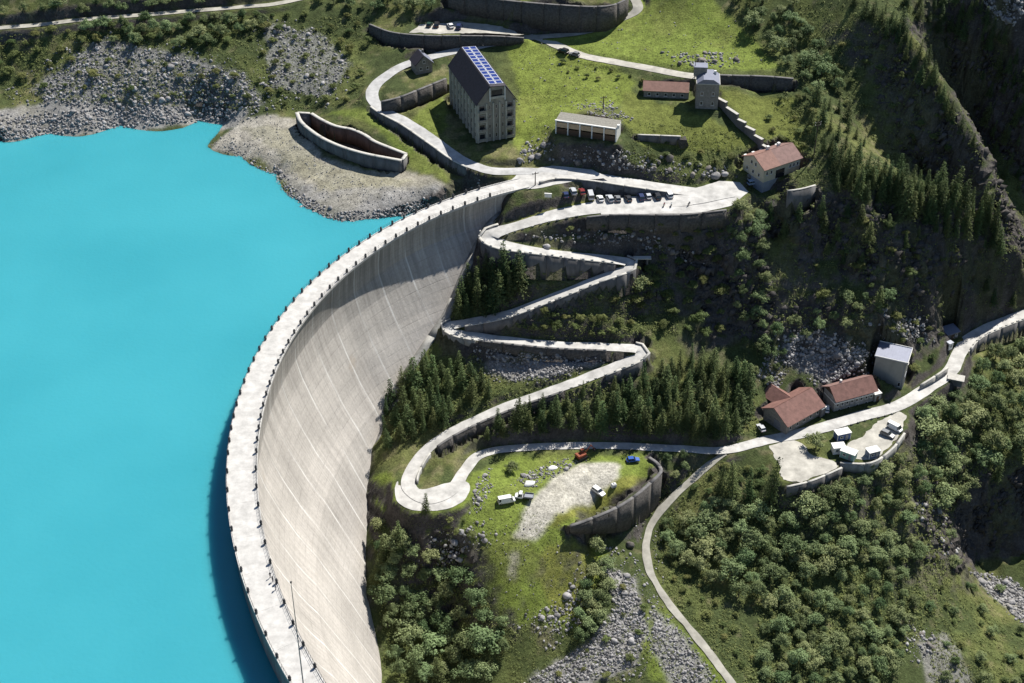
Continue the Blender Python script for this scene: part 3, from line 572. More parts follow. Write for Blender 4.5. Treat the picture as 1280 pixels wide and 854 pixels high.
# rusty patches with a shape of their own
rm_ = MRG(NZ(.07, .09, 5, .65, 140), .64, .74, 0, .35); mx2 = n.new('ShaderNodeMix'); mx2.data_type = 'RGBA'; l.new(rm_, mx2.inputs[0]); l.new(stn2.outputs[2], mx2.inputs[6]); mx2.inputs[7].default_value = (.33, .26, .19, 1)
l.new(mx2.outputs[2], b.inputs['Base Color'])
bp = n.new('ShaderNodeBump'); bp.inputs['Strength'].default_value = .35; bp.inputs['Distance'].default_value = .15; l.new(M('ADD', fine, M('MULTIPLY', lm_, -.6)), bp.inputs['Height']); l.new(bp.outputs[0], b.inputs['Normal'])
deckm = mat('crest_paving', (.43, .415, .39), .9, .26, .4, .2, spec=.15)
dirtyface = mat('upstream_concrete', (.20, .195, .19), .9, .35, .5, .2, vstreak=.3)
dam = empty('dam', (DC[0] + 138 * math.cos(3.0), DC[1] + 138 * math.sin(3.0), 0), label='long curved concrete arch dam with a white crest holding back the turquoise lake', cat='dam')
DO = np.array(dam.location)
HF = sorted(set(HS + [2, 4, 6, 10, 16, 19, 25, 28, 36, 46, 58, 72, 80, 100])); 
def prof_off(t):
    o_ = dam_off(np.array(HF, float), t); q = o_.copy(); q[1:-1] = .25 * o_[:-2] + .5 * o_[1:-1] + .25 * o_[2:]; return q
T0, T1 = 2.10, 3.95; NB = round(138 * (T1 - T0) / BL); SUB = 6
def P3(t, r, z): return (DC[0] + r * math.cos(t) - DO[0], DC[1] + r * math.sin(t) - DO[1], z - DO[2])
for k in range(NB):
    a, e = T0 + (T1 - T0) * k / NB, T0 + (T1 - T0) * (k + 1) / NB; gap = .022 / 138
    V, UVs, F = [], [], []; prof = len(HF)
    for s in range(SUB + 1):
        t = a + gap + (e - a - 2 * gap) * s / SUB
        for h, of in zip(HF, prof_off(t)): V.append(P3(t, float(r_dn(t)) - of, -h)); UVs.append(((k + s / SUB + .0) * BL, h))
        V += [P3(t, float(r_up(t)), -120), P3(t, float(r_up(t)), 0)]; UVs += [((k + s / SUB) * BL, 120), ((k + s / SUB) * BL, 0)]
    m_ = prof + 2
    for s in range(SUB):
        for i in range(m_):
            j = (i + 1) % m_; F.append((s * m_ + i, s * m_ + j, (s + 1) * m_ + j, (s + 1) * m_ + i))
    F += [tuple(range(m_)), tuple(range(SUB * m_, (SUB + 1) * m_))[::-1]]
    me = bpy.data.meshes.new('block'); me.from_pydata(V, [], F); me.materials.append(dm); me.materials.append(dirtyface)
    bm = bmesh.new(); bm.from_mesh(me); bmesh.ops.recalc_face_normals(bm, faces=bm.faces); bm.to_mesh(me); bm.free()
    ul = me.uv_layers.new(name='face_uv'); vi = np.zeros(len(me.loops), int); me.loops.foreach_get('vertex_index', vi); ul.data.foreach_set('uv', np.array(UVs, np.float32)[vi].ravel())
    for p in me.polygons:
        if all((v % m_) >= prof for v in p.vertices): p.material_index = 1
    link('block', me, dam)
    # crest slab of this block, overhanging both faces
    V, F = [], []
    for s in range(SUB + 1):
        t = a + gap * .6 + (e - a - 1.2 * gap) * s / SUB; ri, ro = float(r_dn(t)) - .35, float(r_up(t)) + .3
        V += [P3(t, ri, -.45), P3(t, ri, .22), P3(t, ri + .3, .22), P3(t, ri + .3, .05), P3(t, ro - .3, .05), P3(t, ro - .3, .22), P3(t, ro, .22), P3(t, ro, -.45)]
    for s in range(SUB):
        for i in range(8): j = (i + 1) % 8; F.append((s * 8 + i, s * 8 + j, (s + 1) * 8 + j, (s + 1) * 8 + i))
    F += [tuple(range(8)), tuple(range(SUB * 8, SUB * 8 + 8))[::-1]]
    MB().add(V, F).build('crest_slab', deckm, dam)
# concrete footing strip along the abutment
ab = np.array([face_hit(x + 2, y) for x, y in ((618, 268), (600, 290), (576, 340), (557, 385), (545, 405), (520, 442), (501, 472), (481, 522), (467, 560))]); ab = catmull(ab, 2.5)[0] - DO; ab[:, :2] += np.array([1.0, -.3])
for a, e in zip(range(0, len(ab) - 1, 5), range(5, len(ab) + 5, 5)):
    q = ab[a:min(e, len(ab) - 1) + 1]
    if len(q) > 1: strip(q[:, :2], 1.25, q[:, 2] - 4, q[:, 2] + .9, 'abutment_footing', WM['wallpale'], dam)
# pillar lamps along both edges of the crest, with a thin rail between them
iron = mat('dark_iron', (.035, .036, .04), .55, .3, 3, 0, metal=.4); pillarm = mat('dark_pillar', (.06, .062, .065), .85, .35, 2, .1); lampglass = mat('lamp_glass', (.5, .5, .48), .3, .1, 3)
def make_pillar():
    r = empty('crest_pillar')
    MB().box((0, 0, .45), (.62, .62, .9), taper=.85).build('pier', pillarm, r)
    MB().box((0, 0, .96), (.7, .7, .12)).build('cap', pillarm, r)
    h = MB().box((0, 0, 1.27), (.40, .40, .36), taper=1.2).build('lantern', iron, r); MB().box((0, 0, 1.05), (.3, .3, .07)).build('glass', lampglass, h)
    return r
pil0 = make_pillar(); pil0.scale = (.85, .85, .85); used = False; npil = 0
ORD = lambda k: str(k) + ('th' if 10 <= k % 100 <= 20 else {1: 'st', 2: 'nd', 3: 'rd'}.get(k % 10, 'th'))
def new_pillar(t, r, lab, grp):
    global used
    o = pil0 if not used else copy_tree(pil0); used = True
    x, y, z = P3(t, r, 0); o.location = (x + DO[0], y + DO[1], .22); o.rotation_euler = (0, 0, t); tag(o, lab, 'lamp', grp)
railpts = {0: [], 1: []}
arcd = lambda t: 138 * t
for side in (0, 1):
    t = 2.2; kk = 0
    while t < 3.94:
        r = float(r_dn(t)) - .05 if side == 0 else float(r_up(t)) + .0
        kk += 1; new_pillar(t, r, ORD(kk) + ' dark pillar lamp from the far end on the ' + ('downstream' if side == 0 else 'lake') + ' edge of the crest', ('pillar lamps on the downstream crest edge' if side == 0 else 'pillar lamps on the lake crest edge'))
        t += (4.6 if t < 3.2 else 6.6) / 138
for side, nm in ((0, 'thin dark railing on the downstream edge of the dam crest'), (1, 'thin dark railing on the lake edge of the dam crest')):
    rt = empty('crest_railing', (DO[0], DO[1], .22), label=nm, cat='railing'); ps, rl = MB(), MB(); ts = np.arange(2.14, 3.95, 1.15 / 138)
    pts = [P3(t, float(r_dn(t)) - .18 if side == 0 else float(r_up(t)) + .12, 0) for t in ts]
    for p in pts: ps.bar(p, (p[0], p[1], 1.0), .035, n=4)
    for p, q in zip(pts[:-1], pts[1:]):
        for z in (.5, 1.0): rl.bar((p[0], p[1], z), (q[0], q[1], z), .025, n=4)
    tag(ps.build('railing_posts', iron, rt), kind='stuff'); tag(rl.build('rails', iron, rt), kind='stuff')
# slim mast at the near end of the crest
mx_, my_, _ = at(380, 862, 0.2); mast = empty('mast', (mx_, my_, .22), label='slim tall grey mast on the near end of the dam crest', cat='mast')
MB().box((0, 0, .15), (.5, .5, .3)).build('base_plate', iron, mast); MB().bar((0, 0, .3), (0, 0, 30), .14, .06, 8).build('pole', mat('mast_grey', (.2, .2, .21), .5, .1, 2, metal=.5), mast); MB().box((0, 0, 30.1), (.35, .35, .25)).build('tip_light', iron, mast)
# ------------------------------------------------------------------ buildings
stone = mat('barrack_render', (.235, .215, .18), .9, .3, .5, .2, vstreak=.3); pil = mat('pale_pilaster', (.36, .34, .29), .9, .2, .8, .1, vstreak=.3)
darkroof = mat('dark_slate_roof', (.034, .030, .040), .75, .3, 1.2, .2); glassd = mat('dark_window', (.018, .02, .024), .15, .2, 2, spec=.5); framew = mat('pale_frame', (.5, .48, .44), .7, .1, 2)
redtile = mat('red_brown_roof', (.165, .085, .07), .8, .3, .7, .25); orangetile = mat('orange_tile_roof', (.215, .12, .095), .8, .22, .8, .25); browntile = mat('brown_purple_roof', (.19, .115, .10), .8, .25, .8, .25)
cream = mat('cream_render', (.44, .40, .31), .9, .12, .6, .1); rubble = mat('rough_masonry', (.21, .195, .175), .95, .35, 1.4, .5); greymet = mat('grey_blue_metal', (.20, .21, .24), .5, .12, .5, 0, metal=.3)
zincroof = mat('ribbed_zinc_roof', (.17, .18, .23), .55, .1, .6, 0, metal=.2); tanwall = mat('tan_plaster', (.40, .30, .20), .9, .2, 1, .1); woodm = mat('brown_door', (.08, .05, .032), .8, .3, 3); gravelroof = mat('gravel_roof', (.2, .19, .165), .95, .3, 1.5, .3)
solar = mat('solar_cell_blue', (.012, .03, .17), .2, .25, 2.5, spec=.5); alu = mat('panel_frame', (.5, .52, .58), .4, .1, 2, metal=.4); whitem = mat('white_paint', (.62, .61, .58), .7, .08, 1.5); bluewall = mat('blue_grey_render', (.20, .22, .26), .9, .2, .7, .1)
def win(par, p, w, h, ang, frame=framew, pane=glassd, name='window', sill=True):
    """window proud of a wall; p = centre on the wall surface, ang = outward direction (radians)"""
    ca, sa = math.cos(ang), math.sin(ang); rz = ang + math.pi / 2
    f = MB(); t = .12
    for u, v, du, dv in ((0, h / 2 - t / 2, w, t), (0, -h / 2 + t / 2, w, t), (-w / 2 + t / 2, 0, t, h - 2 * t), (w / 2 - t / 2, 0, t, h - 2 * t)):
        f.box((p[0] + ca * .04 - sa * u, p[1] + sa * .04 + ca * u, p[2] + v), (du, .14, dv), rz)
    fo = f.build(name, frame, par)
    MB().box((p[0] + ca * .015, p[1] + sa * .015, p[2]), (w - 2 * t, .06, h - 2 * t), rz).build('pane', pane, fo)
    if sill: MB().box((p[0] + ca * .1, p[1] + sa * .1, p[2] - h / 2 - .06), (w + .2, .3, .1), rz).build('sill', frame, fo)
    return fo
def door(par, p, w, h, ang, m=woodm):
    ca, sa = math.cos(ang), math.sin(ang); d = MB().box((p[0] + ca * .04, p[1] + sa * .04, p[2] + h / 2), (w, .1, h), ang + math.pi / 2).build('door', m, par)
    MB().box((p[0] + ca * .12 - sa * w * .35, p[1] + sa * .12 + ca * w * .35, p[2] + h * .48), (.06, .08, .2), ang).build('handle', framew, d); return d
def bld(key, label, cat='building', name=None):
    c, d, rz, z = FOOT[key]; return empty(name or key, (c[0], c[1], z), rz, label, cat)
def slab(par, name, m, p0, p1, y0, y1, th=.22, axis='y'):
    """sloped roof slab between 2 section points (u,z) along axis"""
    (u0, z0), (u1, z1) = p0, p1; L = math.hypot(u1 - u0, z1 - z0); nx, nz = -(z1 - z0) / L * th, (u1 - u0) / L * th
    if nz < 0: nx, nz = -nx, -nz
    return MB().prism([(u0, z0), (u1, z1), (u1 + nx, z1 + nz), (u0 + nx, z0 + nz)], axis, y0, y1).build(name, m, par)
L_, R_, B_, F_ = math.pi, 0., math.pi / 2, -math.pi / 2     # outward directions -x, +x, +y, -y

# -- long barracks with solar panels
o = bld('barracks', 'long multi-storey grey barracks with dark roof and blue solar panels on its ridge', name='barracks')
sec = [(-6.25, -2), (6.25, -2), (6.25, 14.1), (2.9, 18.9), (-2.1, 19.4), (-6.25, 14.1)]
MB().prism(sec, 'y', -14.6, 14.8).build('wall', stone, o)
slab(o, 'roof_slope', darkroof, (-6.75, 13.55), (-2.1, 19.45), -15.4, 15.2); slab(o, 'roof_top', darkroof, (-2.1, 19.45), (3.0, 18.95), -15.4, 15.2); slab(o, 'roof_slope', darkroof, (3.0, 18.95), (6.75, 13.5), -15.4, 15.2)
pw, ph = 2.15, 2.3
for r in range(2):
    for k in range(12):
        y = -13.9 + k * 2.42 + (.12 if r else 0); x0 = -1.85 + r * 2.42; zz = lambda x: 19.45 - .098 * (x + 2.1) + .30
        f = MB().add([(x0, y, zz(x0)), (x0 + 2.3, y, zz(x0 + 2.3)), (x0 + 2.3, y + 2.25, zz(x0 + 2.3)), (x0, y + 2.25, zz(x0)), (x0, y, zz(x0) + .07), (x0 + 2.3, y, zz(x0 + 2.3) + .07), (x0 + 2.3, y + 2.25, zz(x0 + 2.3) + .07), (x0, y + 2.25, zz(x0) + .07)], [(3, 2, 1, 0), (4, 5, 6, 7), (0, 1, 5, 4), (1, 2, 6, 5), (2, 3, 7, 6), (3, 0, 4, 7)]).build('solar_panel', alu, o)
        i_ = .22; MB().add([(x0 + i_, y + i_, zz(x0 + i_) + .06), (x0 + 2.3 - i_, y + i_, zz(x0 + 2.3 - i_) + .06), (x0 + 2.3 - i_, y + 2.25 - i_, zz(x0 + 2.3 - i_) + .06), (x0 + i_, y + 2.25 - i_, zz(x0 + i_) + .06), (x0 + i_, y + i_, zz(x0 + i_) + .1), (x0 + 2.3 - i_, y + i_, zz(x0 + 2.3 - i_) + .1), (x0 + 2.3 - i_, y + 2.25 - i_, zz(x0 + 2.3 - i_) + .1), (x0 + i_, y + 2.25 - i_, zz(x0 + i_) + .1)], [(3, 2, 1, 0), (4, 5, 6, 7), (0, 1, 5, 4), (1, 2, 6, 5), (2, 3, 7, 6), (3, 0, 4, 7)]).build('cell', solar, f)
for k in range(9):
    y = -14.2 + k * 3.55; MB().box((-6.45, y, 6.2), (.5, .55, 14.6)).build('pilaster', pil, o); MB().box((6.45, y, 6.2), (.5, .55, 14.6)).build('pilaster', pil, o)
for k in range(8):
    for s_ in range(4):
        y = -12.4 + k * 3.55; z = 2.0 + s_ * 3.35; win(o, (-6.25, y, z), 1.5, 1.7, L_, pil, sill=False); win(o, (6.25, y, z), 1.5, 1.7, R_, pil, sill=False)
for x in (-6.05, -3.2, -.9, 1.2, 3.4, 6.05): MB().box((x, -14.75, 6.2), (.5, .45, 14.6)).build('pilaster', pil, o)
for s_ in range(4):
    z = 2.0 + s_ * 3.35
    for x in (-4.65, 4.7):
        win(o, (x, -14.6, z), 2.0, 1.9, F_, pil, sill=False); bl = MB().box((x, -15.15, z - 1.25), (2.5, 1.2, .16)).build('balcony', pil, o); MB().box((x, -15.7, z - .8), (2.5, .07, .75)).build('balustrade', stone, bl)
    for x in (-2.05, .15, 2.3): win(o, (x, -14.6, z), .7, 1.5, F_, pil, sill=False)
win(o, (.4, -14.6, 16.4), 4.0, 3.2, F_, pil, name='gable_opening', sill=False)
for x in (-2.1, 2.9): MB().box((x, -15.1, 16.6), (.28, .28, 4.6)).build('gable_post', whitem, o)
MB().box((.4, -15.1, 15.4), (4.7, .16, .8)).build('gable_balustrade', pil, o)

# -- small stone hut
o = bld('stone_hut', 'small grey stone hut with steep gable roof beside the lakeside road', 'house', 'stone_hut')
MB().prism([(-3, -1.5), (3, -1.5), (3, 3.6), (0, 6.4), (-3, 3.6)], 'y', -2.6, 2.6).build('wall', rubble, o)
slab(o, 'roof', darkroof, (-3.4, 3.3), (0, 6.5), -3, 3); slab(o, 'roof', zincroof, (0, 6.5), (3.4, 3.3), -3, 3)
for z, x in ((1.9, -1.2), (1.9, 1.2), (4.3, 0)): win(o, (x, -2.6, z), .9, 1.1, F_)
MB().box((.9, 1.2, 6.4), (.6, .6, 1.6)).build('chimney', rubble, o); door(o, (3, 0, 0), 1., 2.1, R_)

# -- roofless row building with open bays on the cliff edge
o = bld('ruin', 'long open-fronted building with five bays and white posts on the cliff edge', name='open_bay_building')
MB().box((0, 0, -.5), (20.8, 7.6, .5)).build('floor_slab', WM['wallpale'], o)
for k in range(5): MB().box((-8.5 + k * 4.25, -3.1, -2.4), (.5, .5, 3.4)).build('stilt', WM['wall'], o)
MB().box((0, 2.9, 2.1), (19.8, .4, 4.7)).build('back_wall', tanwall, o); MB().box((0, 2.5, .8), (19.2, .3, 2.0)).build('dark_dado', woodm, o)
for x in (-9.8, 9.8): MB().box((x, 0, 2.1), (.4, 5.4, 4.7)).build('end_wall', whitem if x > 0 else WM['wallpale'], o)
for k in range(6): MB().box((-9.8 + k * 3.92, -2.9, 2.1), (.38, .38, 4.7)).build('post', whitem, o)
for k in range(4): MB().box((-5.9 + k * 3.92, 0, 2.1), (.2, 5.2, 4.7)).build('partition', tanwall, o)
MB().box((0, -2.9, 4.62), (20.3, .5, .34)).build('front_beam', whitem, o); MB().box((0, .2, 4.6), (19.9, 5.5, .24)).build('roof', gravelroof, o)
for k in range(5): (MB().box((-7.84 + k * 3.92, -2.85, .9), (3.5, .1, 2.0)).build('bay_panel', woodm, o), MB().box((-7.84 + k * 3.92, -2.8, 3.15), (3.5, .1, 1.7)).build('lit_bay_infill', tanwall, o))  # infills added across the bays: tan stands for the lit upper interior, dark below
MB().box((10.3, -2.5, 5.3), (.8, .8, 1.2)).build('chimney', whitem, o)

# -- low red-roofed house and stone tower house
o = bld('low_house', 'low dark-walled house with orange roof joined to the stone tower', 'house', 'low_house')
MB().prism([(-3, -1.5), (3, -1.5), (3, 2.6), (0, 4.3), (-3, 2.6)], 'x', -7.4, 7.4).build('wall', rubble, o)
slab(o, 'roof', orangetile, (-3.5, 2.35), (0, 4.35), -7.8, 7.3, axis='x'); slab(o, 'roof', orangetile, (0, 4.35), (3.5, 2.35), -7.8, 7.3, axis='x')
for k in range(5): win(o, (-5.6 + k * 2.7, -3, 1.2), 1.0, 1.1, F_)
door(o, (-7.4, .5, -.2), 1.1, 2.1, L_)
o = bld('tower_house', 'square stone tower house with grey roof at the head of the stepped wall', 'tower', 'tower_house')
MB().box((0, 0, 3.6), (7.2, 7.6, 10.2)).build('wall', rubble, o); MB().box((0, 0, 8.85), (7.7, 8.1, .3)).build('cornice', WM['cope'], o)
MB().prism([(-3.7, 9), (3.7, 9), (1.6, 10.4), (-1.6, 10.4)], 'y', -3.9, 3.9).build('roof', zincroof, o); MB().box((-2.6, 2.8, 10.6), (4.2, 3.2, 3.0)).build('stair_turret', rubble, o); MB().box((-2.6, 2.8, 12.2), (4.6, 3.6, .25)).build('turret_roof', zincroof, o)
for x, z in ((-1.8, 2), (1.8, 2), (-1.8, 5.4), (1.8, 5.4)): win(o, (x, -3.8, z), .9, 1.3, F_)
MB().bar((-4.4, 2, 3), (-4.4, 2, 15.5), .12, .08).build('aerial_mast', iron, o); MB().box((2.2, 1.5, 10.4), (.7, .7, 1.5)).build('chimney', whitem, o)
# stepped garden wall below the tower
o = empty('stepped_wall', at(922, 152, 5.5), label='grey stepped wall running downhill from the stone tower to the cream house', cat='wall'); q = [at(x, y, z) for x, y, z in ((894, 121, 11.2), (908, 134, 9.6), (922, 149, 8.0), (932, 158, 6.8), (943, 169, 5.2), (953, 181, 3.4), (958, 189, 2.0))]
for a, e in zip(q[:-1], q[1:]):
    a = Vector(a) - o.location; e = Vector(e) - o.location; d = (e - a).normalized(); e = e - d * .04; h = math.hypot(e.x - a.x, e.y - a.y); zt = a.z
    MB().box(((a.x + e.x) / 2, (a.y + e.y) / 2, zt - 2.6), (h, .9, 5.2), math.atan2(e.y - a.y, e.x - a.x)).build('wall_step', WM['wall'], o); MB().box(((a.x + e.x) / 2, (a.y + e.y) / 2, zt + .09), (h - .02, 1.1, .16), math.atan2(e.y - a.y, e.x - a.x)).build('coping', WM['cope'], o)

# -- cream house above the car park
o = bld('cream_house', 'cream gabled house with red-brown roof above the end of the car park', 'house', 'cream_house'); o.scale = (1.1, 1.1, 1.1)
MB().box((0, 0, -3.2), (13.7, 9.3, 6.2)).build('plinth', bluewall, o)
MB().prism([(-4.55, -.1), (4.55, -.1), (4.55, 4.3), (0, 6.6), (-4.55, 4.3)], 'x', -6.75, 6.75).build('wall', cream, o)
for (a, e), y in (((-5.1, 4.05), (0, 6.65)), 0), (((0, 6.65), (5.1, 4.05)), 0):
    slab(o, 'roof', orangetile, a, e) if False else slab(o, 'roof', orangetile, a, e, -7.2, -1.0, axis='x'); slab(o, 'roof', browntile, a, e, -.99, 7.2, axis='x')
for y, z in ((-2.6, 1.5), (0, 1.5), (2.6, 1.5), (-.9, 4.2), (.9, 4.2)): win(o, (-6.75, y, z), .9, 1.2, L_)
for x in (-5.6, -4.0, 3.0, 4.4, 5.8): win(o, (x, -4.55, 2.6), .8, 1.2, F_)
door(o, (-.6, -4.55, 0), 3.2, 2.6, F_, glassd); win(o, (-6.75, 0, -3.5), 1.6, 1.8, L_)
MB().box((-1, 1.2, 6.6), (.8, .8, 1.7)).build('chimney', whitem, o); MB().box((3.4, 1.6, 6.4), (.8, .8, 1.5)).build('chimney', whitem, o)
for k in range(5): MB().box((-6 + k * 2.9, 4.9, 4.35), (.9, .5, .35)).build('eave_stone', whitem, o)

# -- valley buildings
o = bld('grey_tower', 'square grey tower building with flat ribbed roof beside the valley road', 'tower', 'grey_tower_building')
MB().box((0, 0, 4.1), (9.6, 7.8, 12.2)).build('wall', mat('grey_tan_render', (.25, .245, .225), .85, .15, .4, .05, vstreak=.4), o); MB().box((0, 0, 10.3), (10.3, 8.5, .26)).build('roof', zincroof, o)
for k in range(13): MB().box((-4.8 + k * .8, 0, 10.46), (.12, 8.3, .08)).build('roof_rib', zincroof, o)
for y in (-4.2, 4.2): MB().box((0, y, 10.55), (10.3, .16, .3)).build('parapet', whitem, o)
MB().box((5.12, 0, 10.55), (.16, 8.2, .3)).build('parapet', whitem, o)
door(o, (4.8, -1, 0), 3, 4, R_, greymet); win(o, (4.8, 1.6, 7.5), 1.2, 2.4, R_); win(o, (3.6, -3.9, 1.6), .9, 1.6, F_); MB().box((4.3, -3.97, 5), (.35, .14, 10.2)).build('corner_strip', greymet, o)
o = bld('red_hall', 'broad hall with large red-brown roof and a rear wing on the valley road', 'hall', 'red_roofed_hall'); o.scale = (.85, 1, 1)
MB().prism([(-4.7, -1.5), (4.7, -1.5), (4.7, 4.1), (.6, 6.9), (-4.7, 3.9)], 'x', -9.1, 9.1).build('wall', rubble, o)
slab(o, 'roof_slope', redtile, (-5.6, 3.5), (.6, 7.0), -9.8, 9.8, axis='x'); slab(o, 'roof_slope', redtile, (.6, 7.0), (5.4, 3.9), -9.8, 9.8, axis='x')
MB().prism([(-3.6, -1.5), (3.6, -1.5), (3.6, 4.3), (0, 6.4), (-3.6, 4.3)], 'y', 4.0, 9.6).build('rear_wing', rubble, o); slab(o, 'wing_roof', redtile, (-4.2, 4.0), (0, 6.5), .8, 10.1); slab(o, 'wing_roof', redtile, (0, 6.5), (4.2, 4.0), .8, 10.1)
for k in range(5): win(o, (-7 + k * 3.5, -4.7, 1.8), 1.2, 1.3, F_)
door(o, (-9.1, -1, 0), 2.6, 3.0, L_, greymet); MB().box((9.0, -4.6, 3.2), (2.6, 2.4, .4)).build('porch_roof', whitem, o); MB().box((9.0, -4.6, 1.2), (2.2, 2.0, 3.4)).build('porch', WM['wall'], o)
o = bld('long_shed', 'long two-storey building with brown roof and a row of small windows', 'building', 'long_building'); o.scale = (.9, 1, 1)
MB().box((0, 0, 1.9), (15.8, 6.3, 6.2)).build('wall', WM['wallpale'], o); MB().box((0, -.2, 3.1), (15.95, 6.5, .35)).build('band', whitem, o)
MB().prism([(-3.15, 5.02), (3.15, 5.02), (0, 7.3)], 'x', -7.85, 7.85).build('gable', woodm, o)
slab(o, 'roof', redtile, (-4.3, 4.4), (0, 7.4), -8.5, 8.5, axis='x'); slab(o, 'roof', browntile, (0, 7.4), (4.3, 4.4), -8.5, 8.5, axis='x')
for k in range(8): win(o, (-6.6 + k * 1.9, -3.15, 2.2), .95, 1.0, F_)
for k in range(4): win(o, (-5.7 + k * 3.6, -3.15, .1), 1.1, .8, F_, sill=False)
MB().box((9.1, -2.2, 1.4), (2.6, 3.2, 2.8)).build('annex', WM['wallpale'], o); MB().box((9.1, -2.2, 2.88), (2.9, 3.5, .18)).build('annex_roof', whitem, o); door(o, (9.1, -3.8, 0), 1.0, 2.0, F_); MB().box((-3, 1.4, 7.1), (.7, .7, 1.4)).build('chimney', whitem, o)
o = bld('roadside_hut', 'small dark roadside hut with grey roof beneath the cliffs', 'hut', 'roadside_hut')
MB().box((0, 0, 1.2), (4.6, 3.2, 2.9)).build('wall', WM['wall'], o); slab(o, 'roof', zincroof, (-2.1, 2.5), (2.0, 3.2), -2.7, 2.7, axis='x'); door(o, (0, -1.6, -.2), 1, 2, F_); win(o, (1.5, -1.6, 1.4), .8, .8, F_)
x, y, z = hit(1186, 436); o = empty('white_kiosk', (x, y, z), R(30), 'narrow white kiosk on the edge of the valley road bend', 'kiosk'); MB().box((0, 0, 1.2), (1.6, 1.4, 2.5)).build('body', whitem, o); MB().box((0, 0, 2.52), (1.9, 1.7, .14)).build('roof', greymet, o); win(o, (0, -.7, 1.5), .7, .7, F_); door(o, (-.8, 0, 0), .8, 2, L_)
x, y, z = hit(1194, 478); o = empty('stone_shelter', (x, y, z - .3), R(-20), 'flat pale slab roof of a low shelter beside the valley road trees', 'shelter'); MB().box((0, 0, .9), (4.2, 2.6, 2.4)).build('wall', WM['wall'], o); MB().box((0, 0, 2.2), (5.2, 3.3, .22)).build('roof', WM['cope'], o)
x, y, z = at(803, 322, -15.5); o = empty('projecting_slab', (x, y, -15.6), 0, 'pale concrete slab jutting from the rock beside the right-hand bend', 'slab'); MB().box((0, 0, 0), (5.4, 1.6, .3)).build('deck', WM['cope'], o); MB().box((1.6, .2, -2.4), (.5, .8, 4.4)).build('pier', WM['wall'], o)
# -- dams' curved spillway basin on the shore
o = empty('spillway_basin', at(440, 190, -3.2), label='curved boat-shaped concrete spillway basin on the pale lake shore', cat='basin'); zt = 1.3
outer_ = catmull([at(*q, zt) for q in BAS_O], 1.5)[0]
inner_ = catmull([at(*q, zt - .8) for q in BAS_I], 1.5)[0]
lc = np.array(o.location)
rust = mat('stained_brown_concrete', (.13, .085, .065), .9, .4, .7, .2, vstreak=.3)
for P, nm, hh, m_ in ((outer_, 'outer_wall', 6.2, WM['wall']), (inner_, 'inner_wall', 5.2, rust)):
    Q = P - lc; cuts = np.linspace(0, len(Q) - 1, 6).round().astype(int)
    for a, e in zip(cuts[:-1], cuts[1:]):
        q = Q[a:e + 1]; strip(q[:, :2], .5, q[:, 2] - hh, q[:, 2], nm, m_, o); strip(q[:, :2], .62, q[:, 2] + .005, q[:, 2] + .2, 'coping', WM['cope'], o)
for a, e in ((outer_[0], inner_[0]), (outer_[-1], inner_[-1])):
    q = np.array([a + (e - a) * t for t in np.linspace(.08, .92, 4)]) - lc; strip(q[:, :2], .45, q[:, 2] - 7.0, q[:, 2] - .02, 'end_wall', WM['wall'], o); strip(q[:, :2], .55, q[:, 2] + .005, q[:, 2] + .2, 'coping', WM['cope'], o)
V = [tuple(p - lc)[:2] + (-2.2,) for p in outer_] + [tuple(p - lc)[:2] + (-2.2,) for p in inner_[::-1]]; MB().add(V, [tuple(range(len(V)))]).build('basin_floor', rust, o)
# ------------------------------------------------------------------ vehicles
rubber = mat('tyre_rubber', (.02, .02, .02), .85, .2, 4); rimm = mat('wheel_rim', (.45, .45, .46), .35, .1, 4, metal=.7); lens = mat('headlamp_lens', (.6, .6, .58), .2, .05, 4); redl = mat('tail_lamp', (.35, .02, .015), .3, .1, 4); carglass = mat('car_glass', (.02, .025, .03), .08, .1, 4, spec=.6)
PAINT = {'silver': (.42, .43, .44), 'white': (.68, .68, .66), 'black': (.018, .018, .02), 'dark blue': (.02, .03, .085), 'dark red': (.16, .02, .02), 'grey': (.16, .165, .17), 'blue': (.02, .08, .32), 'pale blue': (.30, .38, .48), 'dark green': (.02, .05, .035)}
def paint(c): return mat('car_paint_' + c.replace(' ', '_'), PAINT[c], .28, .05, 3, spec=.5)
def loft(secs):
    """secs: list of (x, half width, z bottom, z top, top half width)"""
    V, F = [], []
    for x, w, zb, zt, wt in secs: V += [(x, -w * .92, zb), (x, -w, zb + (zt - zb) * .35), (x, -w, zb + (zt - zb) * .75), (x, -wt, zt), (x, wt, zt), (x, w, zb + (zt - zb) * .75), (x, w, zb + (zt - zb) * .35), (x, w * .92, zb)]
    for s in range(len(secs) - 1):
        for i in range(8): j = (i + 1) % 8; F.append((s * 8 + i, s * 8 + j, s * 8 + 8 + j, s * 8 + 8 + i))
    k = (len(secs) - 1) * 8; F += [tuple(range(8))[::-1], tuple(range(k, k + 8))]
    return MB().add(V, F)
